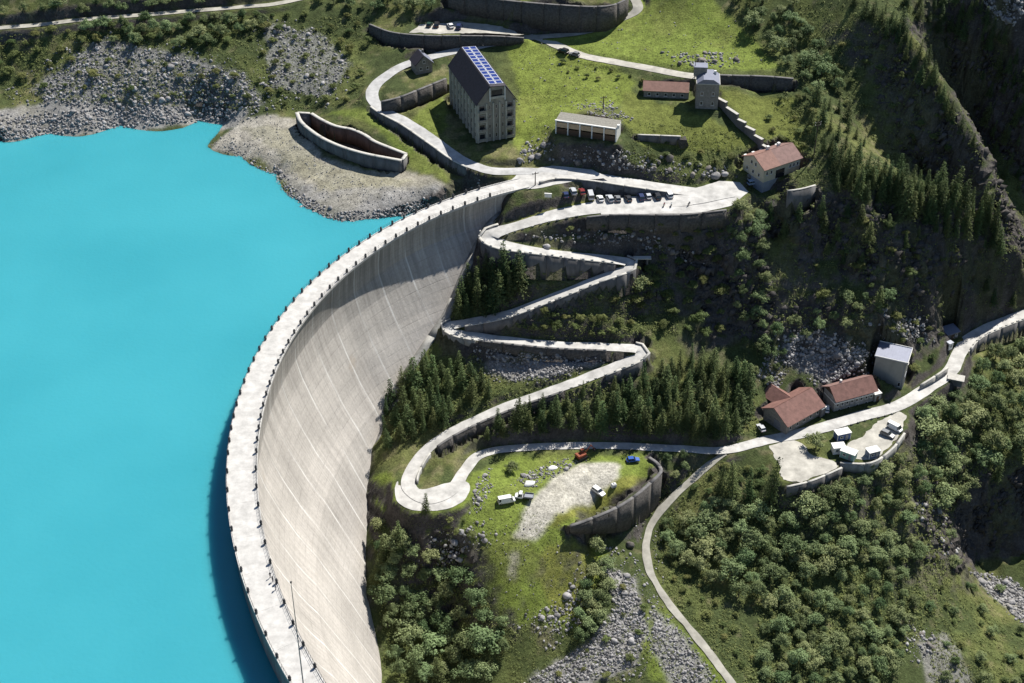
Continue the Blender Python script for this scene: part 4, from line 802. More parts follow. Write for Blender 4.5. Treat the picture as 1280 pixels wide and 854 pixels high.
def vehicle(name, kind, col, label, pos, rz, group=None):
    o = empty(name, pos, rz, label, {'hatch': 'car', 'estate': 'car', 'van': 'van', 'pickup': 'truck'}[kind], group); p = paint(col)
    L, Wd, Hb, Hc = {'hatch': (3.9, 1.68, .86, 1.46), 'estate': (4.5, 1.78, .95, 1.62), 'van': (4.9, 1.92, 1.1, 2.05), 'pickup': (5.2, 1.95, .98, 2.0)}[kind]; h = L / 2; w = Wd / 2
    if kind == 'pickup': loft([(-h, w * .95, .55, .8, w * .9), (.3, w * .95, .55, .8, w * .9)]).build('chassis', iron, o); loft([(.35, w, .4, Hb, w * .95), (h - .5, w, .38, Hb, w * .93), (h - .1, w * .95, .4, .85, w * .85), (h, w * .88, .45, .75, w * .8)]).build('body', p, o)
    else: loft([(-h, w * .86, .42, Hb * .86, w * .8), (-h + .18, w * .97, .3, Hb * .97, w * .9), (-h * .5, w, .28, Hb, w * .95), (h * .35, w, .28, Hb, w * .95), (h - .75, w * .98, .28, Hb * .93, w * .9), (h - .2, w * .93, .3, Hb * .78, w * .82), (h, w * .82, .42, Hb * .66, w * .72)]).build('body', p, o)
    c0, c1, f0, f1 = {'hatch': (-h + .22, h - 1.15, -h + .55, h - 1.85), 'estate': (-h + .15, h - 1.25, -h + .4, h - 2.0), 'van': (-h + .06, h - .55, -h + .12, h - 1.2), 'pickup': (.4, h - .75, .5, h - 1.3)}[kind]; zb = Hb - .05; zm = Hc - .09
    def cab(z0, z1, k0, k1, grow, m, nm, par):
        f = lambda k, a, b_: a + (b_ - a) * k; V = []
        for z, k in ((z0, k0), (z1, k1)):
            xa, xb = f(k, c0, f0) - grow, f(k, c1, f1) + grow; ww = f(k, w * .93, w * .76) + grow; V += [(xa, -ww, z), (xb, -ww, z), (xb, ww, z), (xa, ww, z)]
        return MB().add(V, [(3, 2, 1, 0), (4, 5, 6, 7), (0, 1, 5, 4), (1, 2, 6, 5), (2, 3, 7, 6), (3, 0, 4, 7)]).build(nm, m, par)
    g = cab(zb, zm, 0, .93, 0, carglass, 'windows', o)
    r = cab(zm - .005, Hc, .9, 1.0, .02, p, 'roof', o)
    if kind == 'van': cab(zb + .02, zm - .02, .02, .91, .012, p, 'side_panel', o).scale = (.72, 1, 1)
    pm_ = MB()
    for x in ((f0 + f1) / 2, f0 + .1, f1 - .06):
        for s in (-1, 1): MB().bar((x + (c0 - f0 if x < f0 + .2 else (c1 - f1 if x > f1 - .2 else 0)), s * w * .935, zb), (x, s * w * .775, zm), .045, n=4).build('pillar', p, o)
    if kind == 'pickup':
        bd = MB().box((-h / 2 - .1, 0, .92), (h - .1, Wd, .1)).build('flatbed', greymet, o)
        for y in (-w, w): MB().box((-h / 2 - .1, y, 1.14), (h - .1, .06, .36)).build('side_board', greymet, bd)
        MB().box((-h - .12, 0, 1.14), (.06, Wd - .1, .36)).build('side_board', greymet, bd)
    for x in (-h + .78, h - .82):
        for s in (-1, 1):
            t = MB().bar((x, s * (w - .2), .31), (x, s * (w + .01), .31), .31, n=14).build('wheel', rubber, o); MB().bar((x, s * (w - .05), .31), (x, s * (w + .025), .31), .19, n=10).build('rim', rimm, t)
    for s in (-1, 1): MB().box((h - .06, s * w * .62, Hb * .6), (.12, .3, .14)).build('headlight', lens, o); MB().box((-h + .03, s * w * .7, Hb * .72), (.1, .18, .26)).build('tail_light', redl, o); MB().box((c1 - .1, s * (w + .09), zb + .12), (.14, .2, .13)).build('mirror', p, o)
    MB().box((h - .02, 0, .36), (.1, Wd * .7, .16)).build('bumper', iron, o)
    return o
row = [(707, 251, 'hatch', 'dark blue'), (716, 248, 'estate', 'silver'), (727, 247, 'hatch', 'dark red'), (738, 246, 'van', 'silver'), (750, 248, 'hatch', 'white'), (762, 248, 'estate', 'silver'), (772, 248, 'hatch', 'grey'), (785, 248, 'hatch', 'black'), (801, 246, 'estate', 'dark blue'), (810, 245, 'hatch', 'silver'), (821, 245, 'estate', 'black'), (836, 243, 'estate', 'white')]
lab = ['dark blue hatchback at the sign end of the parked row', 'silver estate car second in the parked row from the sign', 'dark red hatchback beside the silver van in the parked row', 'tall silver van among the cars parked below the crest ramp', 'white hatchback just right of the silver van in the parked row', 'silver estate car left of the grey hatchback in the parked row', 'grey hatchback in the middle of the parked row', 'black hatchback left of the gap in the parked row', 'dark blue estate car just right of the gap in the parked row', 'silver hatchback between two dark estate cars in the parked row', 'black estate car next to the last of the parked row', 'white estate car at the cliff end of the parked row']
def ground(px, py): x, y, z = hit(px, py); return x, y, z + .1
def setz(x, y): return float(zat(x, y)) + .14
for (px, py, k, c), lb in zip(row, lab):
    x, y, z = at(px, py + 2.0, -4.1 if px > 742 else -4.3); z = -4.06 if px > 742 else setz(x, y) - .1
    vehicle('parked_car' if k != 'van' else 'parked_van', k, c, lb, (x, y, z), R(100 + rnd.uniform(-5, 5)), 'cars parked below the crest ramp')
def veh(px, py, name, k, c, lb, rz, dz=0., g=None): x, y, z = ground(px, py); vehicle(name, k, c, lb, (x, y, z + dz), R(rz), g)
for px, py, k, c, rz, lb in ((537, 32.5, 'hatch', 'dark green', 75, 'dark green hatchback leftmost on the upper car park'), (546, 32.5, 'estate', 'black', 85, 'black estate car second on the upper car park'), (563, 34, 'hatch', 'white', 110, 'white hatchback on the upper car park'), (574, 35, 'estate', 'dark blue', 80, 'dark blue estate car rightmost on the upper car park')):
    x, y, z = at(px, py, 13.2); vehicle('parked_car', k, c, lb, (x, y, 13.19), R(rz), 'cars on the upper car park')
veh(704, 66, 'parked_car', 'estate', 'black', 'black car at the bend of the upper road by the meadow', 140)
veh(718, 70, 'parked_car', 'hatch', 'grey', 'grey car just right of the black one on the upper road', 150)
veh(633, 628, 'parked_van', 'van', 'white', 'white van beside the flatbed truck on the grassy plateau', 15)
veh(655, 623, 'flatbed_truck', 'pickup', 'white', 'white flatbed truck beside the van on the grassy plateau', 172)
veh(748, 617, 'parked_car', 'estate', 'white', 'white car alone on the gravel near the tall angled wall', -48)
veh(791, 577, 'parked_car', 'hatch', 'blue', 'bright blue car in the far corner of the grassy plateau', 8)
veh(1033, 513, 'parked_car', 'hatch', 'white', 'white car in front of the gable of the long building', 78)
veh(951, 537, 'parked_car', 'hatch', 'silver', 'small silver car at the left end of the red-roofed hall', 110)
veh(1109, 545, 'parked_car', 'estate', 'grey', 'grey car on the lot with white cabins', -40)
veh(1118, 537, 'parked_van', 'van', 'white', 'white van at the road end of the lot with cabins', -45)
veh(942, 231, 'parked_car', 'estate', 'pale blue', 'pale blue car below the cream house at the car park end', 20)
def motorbike(pos, rz, col, label):
    o = empty('motorcycle', pos, rz, label, 'motorcycle', 'motorcycles standing on the car park')
    for x in (-.72, .72):
        t = MB()
        for i in range(14):
            a, e = 2 * math.pi * i / 14, 2 * math.pi * (i + 1) / 14; t.bar((x + .29 * math.cos(a), 0, .33 + .29 * math.sin(a)), (x + .29 * math.cos(e), 0, .33 + .29 * math.sin(e)), .06, n=5)
        w_ = t.build('wheel', rubber, o); MB().bar((x, -.05, .33), (x, .05, .33), .1, n=8).build('hub', rimm, w_)
    MB().box((0, 0, .45), (.5, .32, .36)).build('engine', rimm, o); loft([(-.2, .13, .72, .86, .08), (.1, .19, .68, 1.0, .12), (.38, .14, .7, .95, .08)]).build('fuel_tank', paint(col), o); loft([(-.85, .1, .8, .92, .08), (-.5, .15, .74, .84, .12), (-.15, .14, .72, .84, .1)]).build('seat', rubber, o)
    MB().bar((.72, 0, .33), (.45, 0, 1.08), .05).build('fork', rimm, o); MB().bar((.42, -.38, 1.1), (.42, .38, 1.1), .025).build('handlebar', iron, o); MB().box((.6, 0, .95), (.16, .2, .2)).build('headlight', lens, o); MB().bar((-.1, -.18, .35), (-.8, -.2, .42), .06).build('exhaust', rimm, o)
for px, py, c, rz, lb in ((830, 258, 'dark red', 70, 'dark red motorcycle on the car park, leftmost of three'), (839, 258, 'silver', 80, 'silver motorcycle on the car park, between the other two'), (861, 257, 'black', 60, 'black motorcycle on the car park nearest the cliff edge')):
    x, y, z = at(px, py, -4.15); motorbike((x, y, -4.03), R(rz), c, lb)
# white cabins and containers on the valley lot
def cabin(px, py, d, rz, label, roofm, bodym, dz=0.):
    x, y, z = ground(px, py); o = empty('site_cabin', (x, y, z), R(rz), label, 'cabin'); MB().box((0, 0, d[2] / 2), d).build('body', bodym, o); MB().box((0, 0, d[2] + .07), (d[0] + .35, d[1] + .35, .14)).build('roof', roofm, o)
    door(o, (d[0] * .2, -d[1] / 2, .05), .85, min(2, d[2] - .3), F_, greymet); win(o, (-d[0] * .2, -d[1] / 2, d[2] * .6), 1.0, .8, F_)
    for sx_ in (-1, 1):
        for sy_ in (-1, 1): MB().box((sx_ * (d[0] / 2 - .05), sy_ * (d[1] / 2 - .05), d[2] / 2), (.16, .16, d[2] - .02)).build('corner_post', roofm, o)
cabin(1052, 548, (4.4, 2.5, 2.5), 18, 'white-roofed cabin with blue sides nearest the valley road', whitem, mat('blue_cabin', (.05, .09, .22), .5, .1, 2))
cabin(1047, 565, (3.6, 2.4, 2.4), 8, 'white cabin at the left corner of the lot', whitem, whitem)
cabin(1060, 572, (4.4, 2.5, 2.5), -32, 'white cabin with green sides at the lower corner of the lot', whitem, mat('green_cabin', (.18, .32, .28), .6, .1, 2))
cabin(1090, 570, (3.6, 2.4, 2.3), 20, 'small blue-sided white-roofed cabin at the lower right edge of the lot', whitem, mat('slate_cabin', (.10, .13, .2), .6, .1, 2))
x, y, z = ground(767, 609); o = empty('white_tank', (x, y, z), R(25), 'small white water tank on the grass near the white car', 'tank'); loft([(-.75, .5, 0, .9, .35), (-.6, .62, 0, 1.15, .4), (.6, .62, 0, 1.15, .4), (.75, .5, 0, .9, .35)]).build('body', whitem, o); MB().bar((0, 0, 1.13), (0, 0, 1.3), .22, n=10).build('lid', greymet, o)
# rusty excavator by the rubble heap
x, y, z = ground(727, 573); o = empty('excavator', (x, y, z), R(35), 'rusty red excavator in the shade behind the gravel patch', 'excavator'); rm = mat('rusty_red', (.22, .06, .03), .8, .4, 3, .2)
for s in (-1, 1): loft([(-1.7, .25, .15, .6, .2), (-1.3, .28, 0, .8, .25), (1.3, .28, 0, .8, .25), (1.7, .25, .15, .6, .2)]).build('track', iron, o).location = (0, s * .95, 0)
MB().box((-.2, 0, 1.25), (2.6, 1.9, .8)).build('body', rm, o); MB().box((.5, .45, 2.2), (1.3, .95, 1.3), taper=.9).build('cabin', rm, o); MB().box((.5, .45, 2.35), (1.36, 1.0, .6)).build('window', carglass, o); MB().box((-1.4, 0, 1.4), (.7, 2.0, .9)).build('counterweight', rm, o)
MB().bar((.9, -.3, 1.5), (3.0, -.3, 3.6), .2, .16).build('boom', rm, o); MB().bar((3.0, -.3, 3.6), (4.4, -.3, 1.6), .16, .12).build('arm', rm, o); MB().prism([(4.1, 1.6), (4.9, 1.5), (4.8, .8), (4.2, .7), (3.9, 1.1)], 'y', -.75, .15).build('bucket', iron, o)
# notice board by the parked cars
x, y, z = ground(685, 252); o = empty('notice_board', (x, y, z - .1), R(-8), 'white notice board on a dark post at the end of the parked row', 'sign'); MB().bar((-.7, 0, 0), (-.7, 0, 2.6), .07).build('post', iron, o); MB().bar((.7, 0, 0), (.7, 0, 2.6), .07).build('post', iron, o); MB().box((0, -.05, 1.95), (2.1, .1, 1.3)).build('board', whitem, o); MB().box((0, -.1, 2.7), (2.3, .4, .1)).build('board_roof', whitem, o)
def pole(px, py, h, label, arms=1):
    x, y, z = ground(px, py); o = empty('utility_pole', (x, y, z - .3), R(20), label, 'pole'); wd = mat('pole_wood', (.07, .055, .045), .9, .3, 2); MB().bar((0, 0, 0), (0, 0, h), .2, .13, 8).build('pole', wd, o)
    for k in range(arms):
        cb = MB().box((0, 0, h - .6 - k * .9), (2.2, .16, .18)).build('crossarm', wd, o)
        for u in (-.95, 0, .95): MB().bar((u, 0, h - .5 - k * .9), (u, 0, h - .2 - k * .9), .07, n=6).build('insulator', whitem, cb)
pole(1017, 197, 13, 'dark wooden utility pole rising from the scrub right of the cream house', 2); pole(669, 232, 5, 'short dark pole at the far end of the dam crest')
pole(870, 96, 6, 'short pole by the bend of the upper road behind the stone tower'); pole(754, 137, 5, 'short dark pole on the gravel mound behind the open-bay building')
# people on the crest
def person_mesh():
    me = bpy.data.meshes.new('body'); J = {'hip': (0, 0, .95), 'ch': (0, 0, 1.28), 'nk': (0, 0, 1.47), 'hd': (0, .02, 1.6), 'tp': (0, .02, 1.72), 'hl': (-.1, 0, .92), 'kl': (-.11, .03, .5), 'al': (-.11, -.02, .08), 'tl': (-.12, .16, .04), 'hr': (.1, 0, .92), 'kr': (.12, .05, .5), 'ar': (.12, 0, .08), 'tr': (.13, .18, .04), 'sl': (-.19, 0, 1.4), 'el': (-.25, .02, 1.12), 'wl': (-.22, .14, .9), 'fl': (-.2, .19, .8), 'sr': (.19, 0, 1.4), 'er': (.25, .02, 1.12), 'wr': (.22, .14, .9), 'fr': (.2, .19, .8)}
    Rr = dict(hip=.15, ch=.16, nk=.065, hd=.105, tp=.07, hl=.1, kl=.065, al=.045, tl=.04, hr=.1, kr=.065, ar=.045, tr=.04, sl=.075, el=.05, wl=.035, fl=.04, sr=.075, er=.05, wr=.035, fr=.04)
    E_ = 'hip ch,ch nk,nk hd,hd tp,hip hl,hl kl,kl al,al tl,hip hr,hr kr,kr ar,ar tr,ch sl,sl el,el wl,wl fl,ch sr,sr er,er wr,wr fr'; ks = list(J)
    me.from_pydata([J[k] for k in ks], [tuple(ks.index(q) for q in e.split()) for e in E_.split(',')], []); o = bpy.data.objects.new('body', me); COL.objects.link(o)
    sk = o.modifiers.new('skin', 'SKIN'); o.modifiers.new('sub', 'SUBSURF').levels = 1
    for i, k in enumerate(ks): me.skin_vertices[0].data[i].radius = (Rr[k], Rr[k] * .85); me.skin_vertices[0].data[i].use_root = (k == 'hip')
    dg = bpy.context.evaluated_depsgraph_get(); m2 = bpy.data.meshes.new_from_object(o.evaluated_get(dg)); bpy.data.objects.remove(o); return m2
pmsh = person_mesh(); skinm = mat('skin', (.42, .26, .18), .6, .05, 5); hairm = mat('dark_hair', (.03, .02, .015), .6, .2, 8)
for px, py, sh, tr, rz, lb in ((338, 722, (.02, .025, .05), (.03, .03, .035), 40, 'person in a dark blue jacket standing on the dam crest by the rail'), (341, 727, (.03, .03, .03), (.05, .06, .1), -60, 'person in black beside the one in the dark blue jacket'), (345, 737, (.12, .13, .15), (.02, .02, .03), 100, 'person in a grey top nearest the camera on the dam crest')):
    x, y, z = at(px, py, .1); me = pmsh.copy(); me.materials.clear(); k = lb.split()[3] + str(rz)
    for m_ in (skinm, mat('top_' + k, sh, .9, .15, 6), mat('trousers_' + k, tr, .9, .15, 6), hairm): me.materials.append(m_)
    for p in me.polygons:
        c = p.center; p.material_index = 3 if (c.z > 1.66 or (c.z > 1.56 and c.y < 0)) else 0 if (c.z > 1.45 or (c.z < .86 and abs(c.x) > .16 and c.z > .7)) else 1 if c.z > .92 else 2
    o = link('person', me); o.location = (x, y, .05); o.rotation_euler = (0, 0, R(rz)); tag(o, lb, 'person', 'people on the dam crest', 'thing')
# ------------------------------------------------------------------ rocks
def ico(sub):
    bm = bmesh.new(); bmesh.ops.create_icosphere(bm, subdivisions=sub, radius=1); V = np.array([v.co[:] for v in bm.verts]); F = np.array([[v.index for v in f.verts] for f in bm.faces]); bm.free(); return V, F
rg = np.random.default_rng(11)
def dry(x, y, z, m=0.):
    th, r = polar(x, y); return (z > WATER_Z + m) | ((r < r_up(th)) | ((th < 2.0) | (th > 4.0)))
rockm = mat('grey_gneiss', (.25, .24, .235), .95, .4, 1.3, .5, objvar=.28); rockdark = mat('brown_rock', (.15, .135, .12), .95, .4, 1.3, .5, objvar=.25)
IV1, IF1 = ico(1); IV2, IF2 = ico(2)
def rock_shape(V, seed, cuts=7):
    r = np.random.default_rng(seed); P = V.copy()
    for _ in range(cuts):                                   # chip flat facets off the lump
        nrm = r.normal(size=3); nrm /= np.linalg.norm(nrm); d = r.uniform(.55, .85); s = P @ nrm; P = P - np.outer(np.maximum(s - d, 0), nrm)
    return P * r.uniform(.7, 1.25, 3)
rock_meshes = [np_mesh('boulder', rock_shape(IV2, 100 + k), IF2, rockm) for k in range(6)]; dark_meshes = [np_mesh('boulder', rock_shape(IV2, 200 + k), IF2, rockdark) for k in range(4)]
def pix_in(poly, n):
    p = np.array(poly, float); lo, hi = p.min(0), p.max(0); out = np.zeros((0, 2))
    while len(out) < n:
        q = rg.uniform(lo, hi, (n * 3, 2)); out = np.vstack([out, q[inside(poly, q[:, 0], q[:, 1])]])
    return out[:n]
SCREE = [  # outline, number of small stones, size, number of boulders, boulder size, dark, where
 ([(-10, 178), (-10, 150), (80, 140), (200, 132), (300, 138), (285, 152), (240, 152), (100, 165)], 2300, (.3, 1.1), 16, (1.2, 2.0), 0, 'on the lake shore below the scree'),
 ([(40, 115), (130, 50), (230, 72), (310, 95), (330, 132), (230, 128), (140, 135), (60, 130)], 2300, (.35, 1.2), 20, (1.3, 2.3), 0, 'on the scree slope above the lake'),
 ([(330, 30), (400, 40), (445, 85), (410, 125), (335, 110)], 700, (.35, 1.1), 10, (1.2, 2.2), 0, 'among scrub left of the lakeside road'),
 ([(345, 205), (375, 240), (420, 265), (480, 262), (565, 238), (572, 248), (500, 275), (430, 280), (375, 262), (335, 222)], 1400, (.25, .9), 10, (1.0, 1.6), 0, 'on the shore near the far dam end'),
 ([(262, 182), (290, 160), (300, 190), (345, 215), (335, 222), (300, 198)], 250, (.2, .6), 0, (1, 1), 0, ''),
 ([(605, 432), (700, 442), (755, 452), (700, 470), (645, 478), (612, 465)], 1200, (.3, .9), 6, (1.1, 1.6), 0, 'on the scree under the level road leg'),
 ([(752, 700), (790, 722), (812, 790), (790, 835), (710, 856), (660, 850), (735, 805), (768, 760)], 2000, (.3, 1.0), 9, (1.2, 1.8), 0, 'on the grey scree left of the valley path'),
 ([(817, 765), (850, 792), (890, 850), (845, 856), (817, 812)], 700, (.25, .9), 4, (1.1, 1.5), 0, 'on the stones at the left of the lower path'),
 ([(985, 420), (1020, 415), (1060, 430), (1090, 440), (1070, 465), (1035, 480), (1000, 462), (975, 440)], 1300, (.35, 1.2), 16, (1.3, 2.2), 0, 'on the boulder field behind the red-roofed hall'),
 ([(1085, 405), (1150, 398), (1160, 425), (1110, 428)], 450, (.35, 1.1), 8, (1.2, 2.0), 0, 'on the slope above the grey tower building'),
 ([(1215, 715), (1260, 725), (1285, 745), (1285, 785), (1240, 745)], 700, (.4, 1.3), 8, (1.4, 2.4), 0, 'in the river bed at the right edge'),
 ([(1225, -5), (1285, -5), (1285, 55), (1245, 30)], 500, (.4, 1.2), 5, (1.4, 2.2), 0, 'on the scree in the top right corner'),
 ([(1120, 770), (1165, 790), (1175, 820), (1140, 830)], 160, (.4, 1.1), 5, (1.3, 2.2), 1, 'beside the dark gully'),
 ([(1145, 620), (1185, 640), (1205, 700), (1180, 700), (1150, 660)], 120, (.4, 1.2), 5, (1.4, 2.4), 0, 'on the pale outcrop above the gorge'),
 ([(595, 600), (612, 592), (615, 612), (600, 640), (590, 640)], 130, (.3, .8), 5, (.9, 1.4), 0, 'along the grassy edge beside the lowest hairpin'),
 ([(530, 680), (580, 660), (605, 650), (610, 680), (560, 710), (530, 700)], 150, (.4, 1.2), 7, (1.3, 2.3), 0, 'on the broken edge above the wooded hollow'),
 ([(650, 770), (700, 755), (715, 725), (725, 700), (735, 710), (725, 780), (690, 800)], 300, (.3, 1.0), 8, (1.0, 1.7), 0, 'on the lower rim of the green meadow'),
 ([(645, 600), (665, 588), (715, 570), (722, 580), (690, 598), (660, 612)], 260, (.3, .8), 8, (.9, 1.5), 0, 'in the rubble heap beside the gravel patch'),
 ([(700, 188), (790, 190), (880, 205), (920, 222), (880, 222), (800, 214), (720, 205)], 240, (.4, 1.2), 8, (1.3, 2.6), 1, 'on the dark cliff foot above the crest ramp'),
 ([(840, 68), (900, 66), (930, 78), (900, 84), (850, 82)], 120, (.5, 1.3), 6, (1.5, 2.6), 1, 'on the outcrop in the upper meadow'),
 ([(715, 132), (760, 128), (790, 148), (770, 155), (730, 140)], 220, (.3, .9), 5, (1.0, 1.6), 0, 'on the gravel mound behind the open-bay building'),
 ([(640, 185), (680, 170), (695, 185), (660, 205), (640, 205)], 100, (.4, 1.1), 5, (1.4, 2.4), 0, 'right of the barracks above the forecourt'),
 ([(660, 297), (740, 290), (830, 300), (860, 330), (800, 310), (720, 305)], 160, (.4, 1.1), 6, (1.2, 2.4), 1, 'on the cliff under the car park wall'),
 ([(798, 660), (826, 655), (832, 740), (918, 852), (878, 852), (812, 760)], 420, (.2, .6), 0, (1, 1), 0, ''),
 ([(640, 70), (700, 65), (790, 110), (760, 130), (700, 160), (650, 185)], 130, (.2, .7), 0, (1, 1), 0, ''),
 ([(700, 55), (800, 15), (880, 0), (960, 80), (860, 80)], 110, (.2, .7), 0, (1, 1), 0, ''),
 ([(600, 640), (720, 660), (730, 760), (620, 770)], 120, (.15, .55), 0, (1, 1), 0, ''),
 ([(270, 175), (350, 150), (380, 190), (460, 222), (540, 240), (440, 262), (350, 215)], 900, (.15, .5), 0, (1, 1), 0, ''),
 ([(945, 470), (960, 440), (985, 450), (975, 490)], 150, (.4, 1.1), 4, (1.2, 1.8), 0, 'at the left end of the boulder field'),
]
SMV, SMF, base_n = [], [], 0
def crag_shape(seed):
    r = np.random.default_rng(seed); P = np.array([(x, y, z) for x in (-1, 0, 1) for y in (-1, 1) for z in (-1, 1)], float) * np.array([.95, .6, .8])
    return (P + r.normal(size=P.shape) * .24) * r.uniform(.75, 1.25, 3)
CRF = np.array([q for i in range(2) for a, b_, c, d in ((i * 4, i * 4 + 1, i * 4 + 5, i * 4 + 4), (i * 4 + 2, i * 4 + 6, i * 4 + 7, i * 4 + 3), (i * 4, i * 4 + 4, i * 4 + 6, i * 4 + 2), (i * 4 + 1, i * 4 + 3, i * 4 + 7, i * 4 + 5)) for q in ((a, b_, c), (a, c, d))] + [(0, 2, 3), (0, 3, 1), (8, 9, 11), (8, 11, 10)])
shp1 = [crag_shape(300 + k) for k in range(10)]
def rotm(n_):
    q = rg.normal(size=(n_, 4)); q /= np.linalg.norm(q, axis=1)[:, None]; w, x, y, z = q.T
    return np.stack([np.stack([1 - 2 * (y * y + z * z), 2 * (x * y - z * w), 2 * (x * z + y * w)], -1), np.stack([2 * (x * y + z * w), 1 - 2 * (x * x + z * z), 2 * (y * z - x * w)], -1), np.stack([2 * (x * z - y * w), 2 * (y * z + x * w), 1 - 2 * (x * x + y * y)], -1)], 1)
bm = bmesh.new(); bmesh.ops.create_icosphere(bm, subdivisions=1, radius=1); IV0 = np.array([v.co[:] for v in bm.verts]); IF0 = np.array([[v.index for v in f.verts] for f in bm.faces]); bm.free()
shp0 = [rock_shape(IV0, 400 + k, 4) for k in range(10)]
for poly, ns, sz, nb, bs, dk, where in SCREE:
    cen = np.mean(np.array(poly, float), 0); wide = [tuple(cen + (np.array(p_) - cen) * 1.3) for p_ in poly]; q = np.vstack([pix_in(poly, ns), pix_in(wide, ns // 3)]); P = hits(q[:, 0], q[:, 1]); ok = dry(P[:, 0], P[:, 1], P[:, 2], -1.) & np.array([ROADD[min(NY - 1, max(0, int(round((y - cy[0]) / STEP)) + J0)), min(NX - 1, max(0, int(round((x - cx[0]) / STEP)) + I0))] > .3 for x, y, z in P]); P = P[ok]; n_ = len(P)
    if not n_: continue
    s = sz[0] * .8 + (sz[1] * 1.35 - sz[0]) * rg.random(n_) ** 3.0; Rm = rotm(n_); V = np.stack([shp0[i] for i in rg.integers(0, 10, n_)]) * (s * .5)[:, None, None]
    V = np.einsum('nij,nkj->nki', Rm, V) + P[:, None, :] + np.array([0, 0, .05]); SMV.append(V.reshape(-1, 3)); k = IV0.shape[0]
    SMF.append((IF0[None] + (base_n + np.arange(n_) * k)[:, None, None]).reshape(-1, 3)); base_n += n_ * k
    if nb:
        q = pix_in(poly, nb); P = hits(q[:, 0], q[:, 1])
        for i, (x, y, z) in enumerate(P):
            o = link('boulder', (dark_meshes[i % 4] if dk else rock_meshes[i % 6])); r = rnd.uniform(*bs) * rnd.uniform(.5, .72); o.scale = (r, r, r * .85); o.location = (x, y, z + r * .15); o.rotation_euler = (rnd.uniform(-.4, .4), rnd.uniform(-.4, .4), rnd.uniform(0, 6.3))
            tag(o, ('brown' if dk else 'grey') + ' boulder ' + where, 'boulder', 'boulders ' + where, 'thing')
CR = [([(700, 185), (800, 190), (920, 215), (900, 228), (760, 216)], 300, 0), ([(740, 272), (910, 268), (960, 270), (1030, 250), (1110, 260), (1200, 260), (1190, 380), (1100, 370), (1000, 400), (950, 450), (880, 420), (820, 370), (740, 300)], 3000, 1), ([(1000, 60), (1110, 20), (1160, 80), (1240, 250), (1200, 240), (1090, 170)], 900, 1), ([(1180, 60), (1285, 90), (1285, 340), (1240, 240)], 900, 1), ([(760, 520), (940, 520), (940, 555), (620, 556), (600, 540)], 500, 0), ([(480, 700), (600, 680), (650, 800), (600, 850), (500, 850)], 500, 0), ([(1150, 600), (1285, 580), (1285, 710), (1210, 700), (1150, 780)], 700, 0), ([(600, 320), (780, 330), (780, 420), (600, 420)], 250, 0)]
CV, CF, cb = [], [], 0
for poly, ns, big_ in CR:
    q = pix_in(poly, ns); P = hits(q[:, 0], q[:, 1]); e = .9; sl3 = np.hypot(zat(P[:, 0] + e, P[:, 1]) - zat(P[:, 0] - e, P[:, 1]), zat(P[:, 0], P[:, 1] + e) - zat(P[:, 0], P[:, 1] - e)) / (2 * e)
    di = np.array([ROADD[min(NY - 1, max(0, int(round((y - cy[0]) / STEP)) + J0)), min(NX - 1, max(0, int(round((x - cx[0]) / STEP)) + I0))] for x, y, z in P]); P = P[(sl3 > 1.15) & (di > 2.5)]; n_ = len(P)
    if not n_: continue
    s = (.5 + (1.5 if big_ else 1.1) * rg.random(n_) ** 2.5); V = np.stack([shp1[i] for i in rg.integers(0, 10, n_)]) * (s * .62)[:, None, None] * np.array([1, 1, 1.15]); a_ = rg.normal(size=n_) * .55 + np.where(rg.random(n_) < .3, 1.3, .15); c_, s_ = np.cos(a_), np.sin(a_); tl = rg.normal(size=n_) * .2 + .3
    X = V[..., 0] * c_[:, None] - V[..., 1] * s_[:, None]; Y = V[..., 0] * s_[:, None] + V[..., 1] * c_[:, None]; V = np.stack([X + V[..., 2] * tl[:, None], Y, V[..., 2]], -1) + P[:, None, :] + np.array([.1, .7, -.55]); k = V.shape[1]
    CV.append(V.reshape(-1, 3)); CF.append((CRF[None] + (cb + np.arange(n_) * k)[:, None, None]).reshape(-1, 3)); cb += n_ * k
tag(link('crag_rock', np_mesh('crag_rock', np.concatenate(CV), np.concatenate(CF), mat('crag_brown', (.062, .056, .052), .95, .4, .8, .5, island=.35))), 'broken dark rock of the cliffs', 'rock', kind='stuff')
me = np_mesh('scree_stones', np.concatenate(SMV), np.concatenate(SMF), mat('scree_grey', (.225, .217, .212), .95, .35, .9, .3, island=.5)); tag(link('scree_stones', me), 'loose grey stones of the scree slopes and the lake shore', 'stones', kind='stuff')
for px, py, r, lb in ((893, 221, 2.1, 'large rounded boulder left of the cream house at the car park edge'), (905, 219, 1.5, 'smaller pale boulder between the round one and the cream house'), (787, 683, 1.8, 'large brown boulder at the foot of the tall angled wall'), (1172, 640, 2.6, 'pale jagged rock jutting over the gorge'), (683, 310, 1.7, 'grey rock in the grass inside the uppermost hairpin'), (880, 640, 1.1, 'small pale rock among bushes right of the valley path')):
    x, y, z = hit(px, py); o = link('boulder', (dark_meshes if 'brown' in lb else rock_meshes)[int(px) % 4]); o.location = (x, y, z + r * .2); o.scale = (r * .8, r * .8, r * .7); o.rotation_euler = (0, 0, px); tag(o, lb, 'boulder', kind='thing')

for px, py, r, lb in ((661, 605, 2.0, 'pale heap of sheeting on the grass behind the flatbed truck'), (690, 586, 1.7, 'white heap of rubble bags beside the rusty excavator')):
    x, y, z = hit(px, py); o = link('covered_heap', np_mesh('covered_heap', rock_shape(IV2, px, 9) * np.array([1.5, 1, .42]), IF2, whitem)); o.location = (x, y, z + .1); o.scale = (r * .8, r * .8, r * .7); o.rotation_euler = (0, 0, .4); tag(o, lb, 'heap', kind='thing')
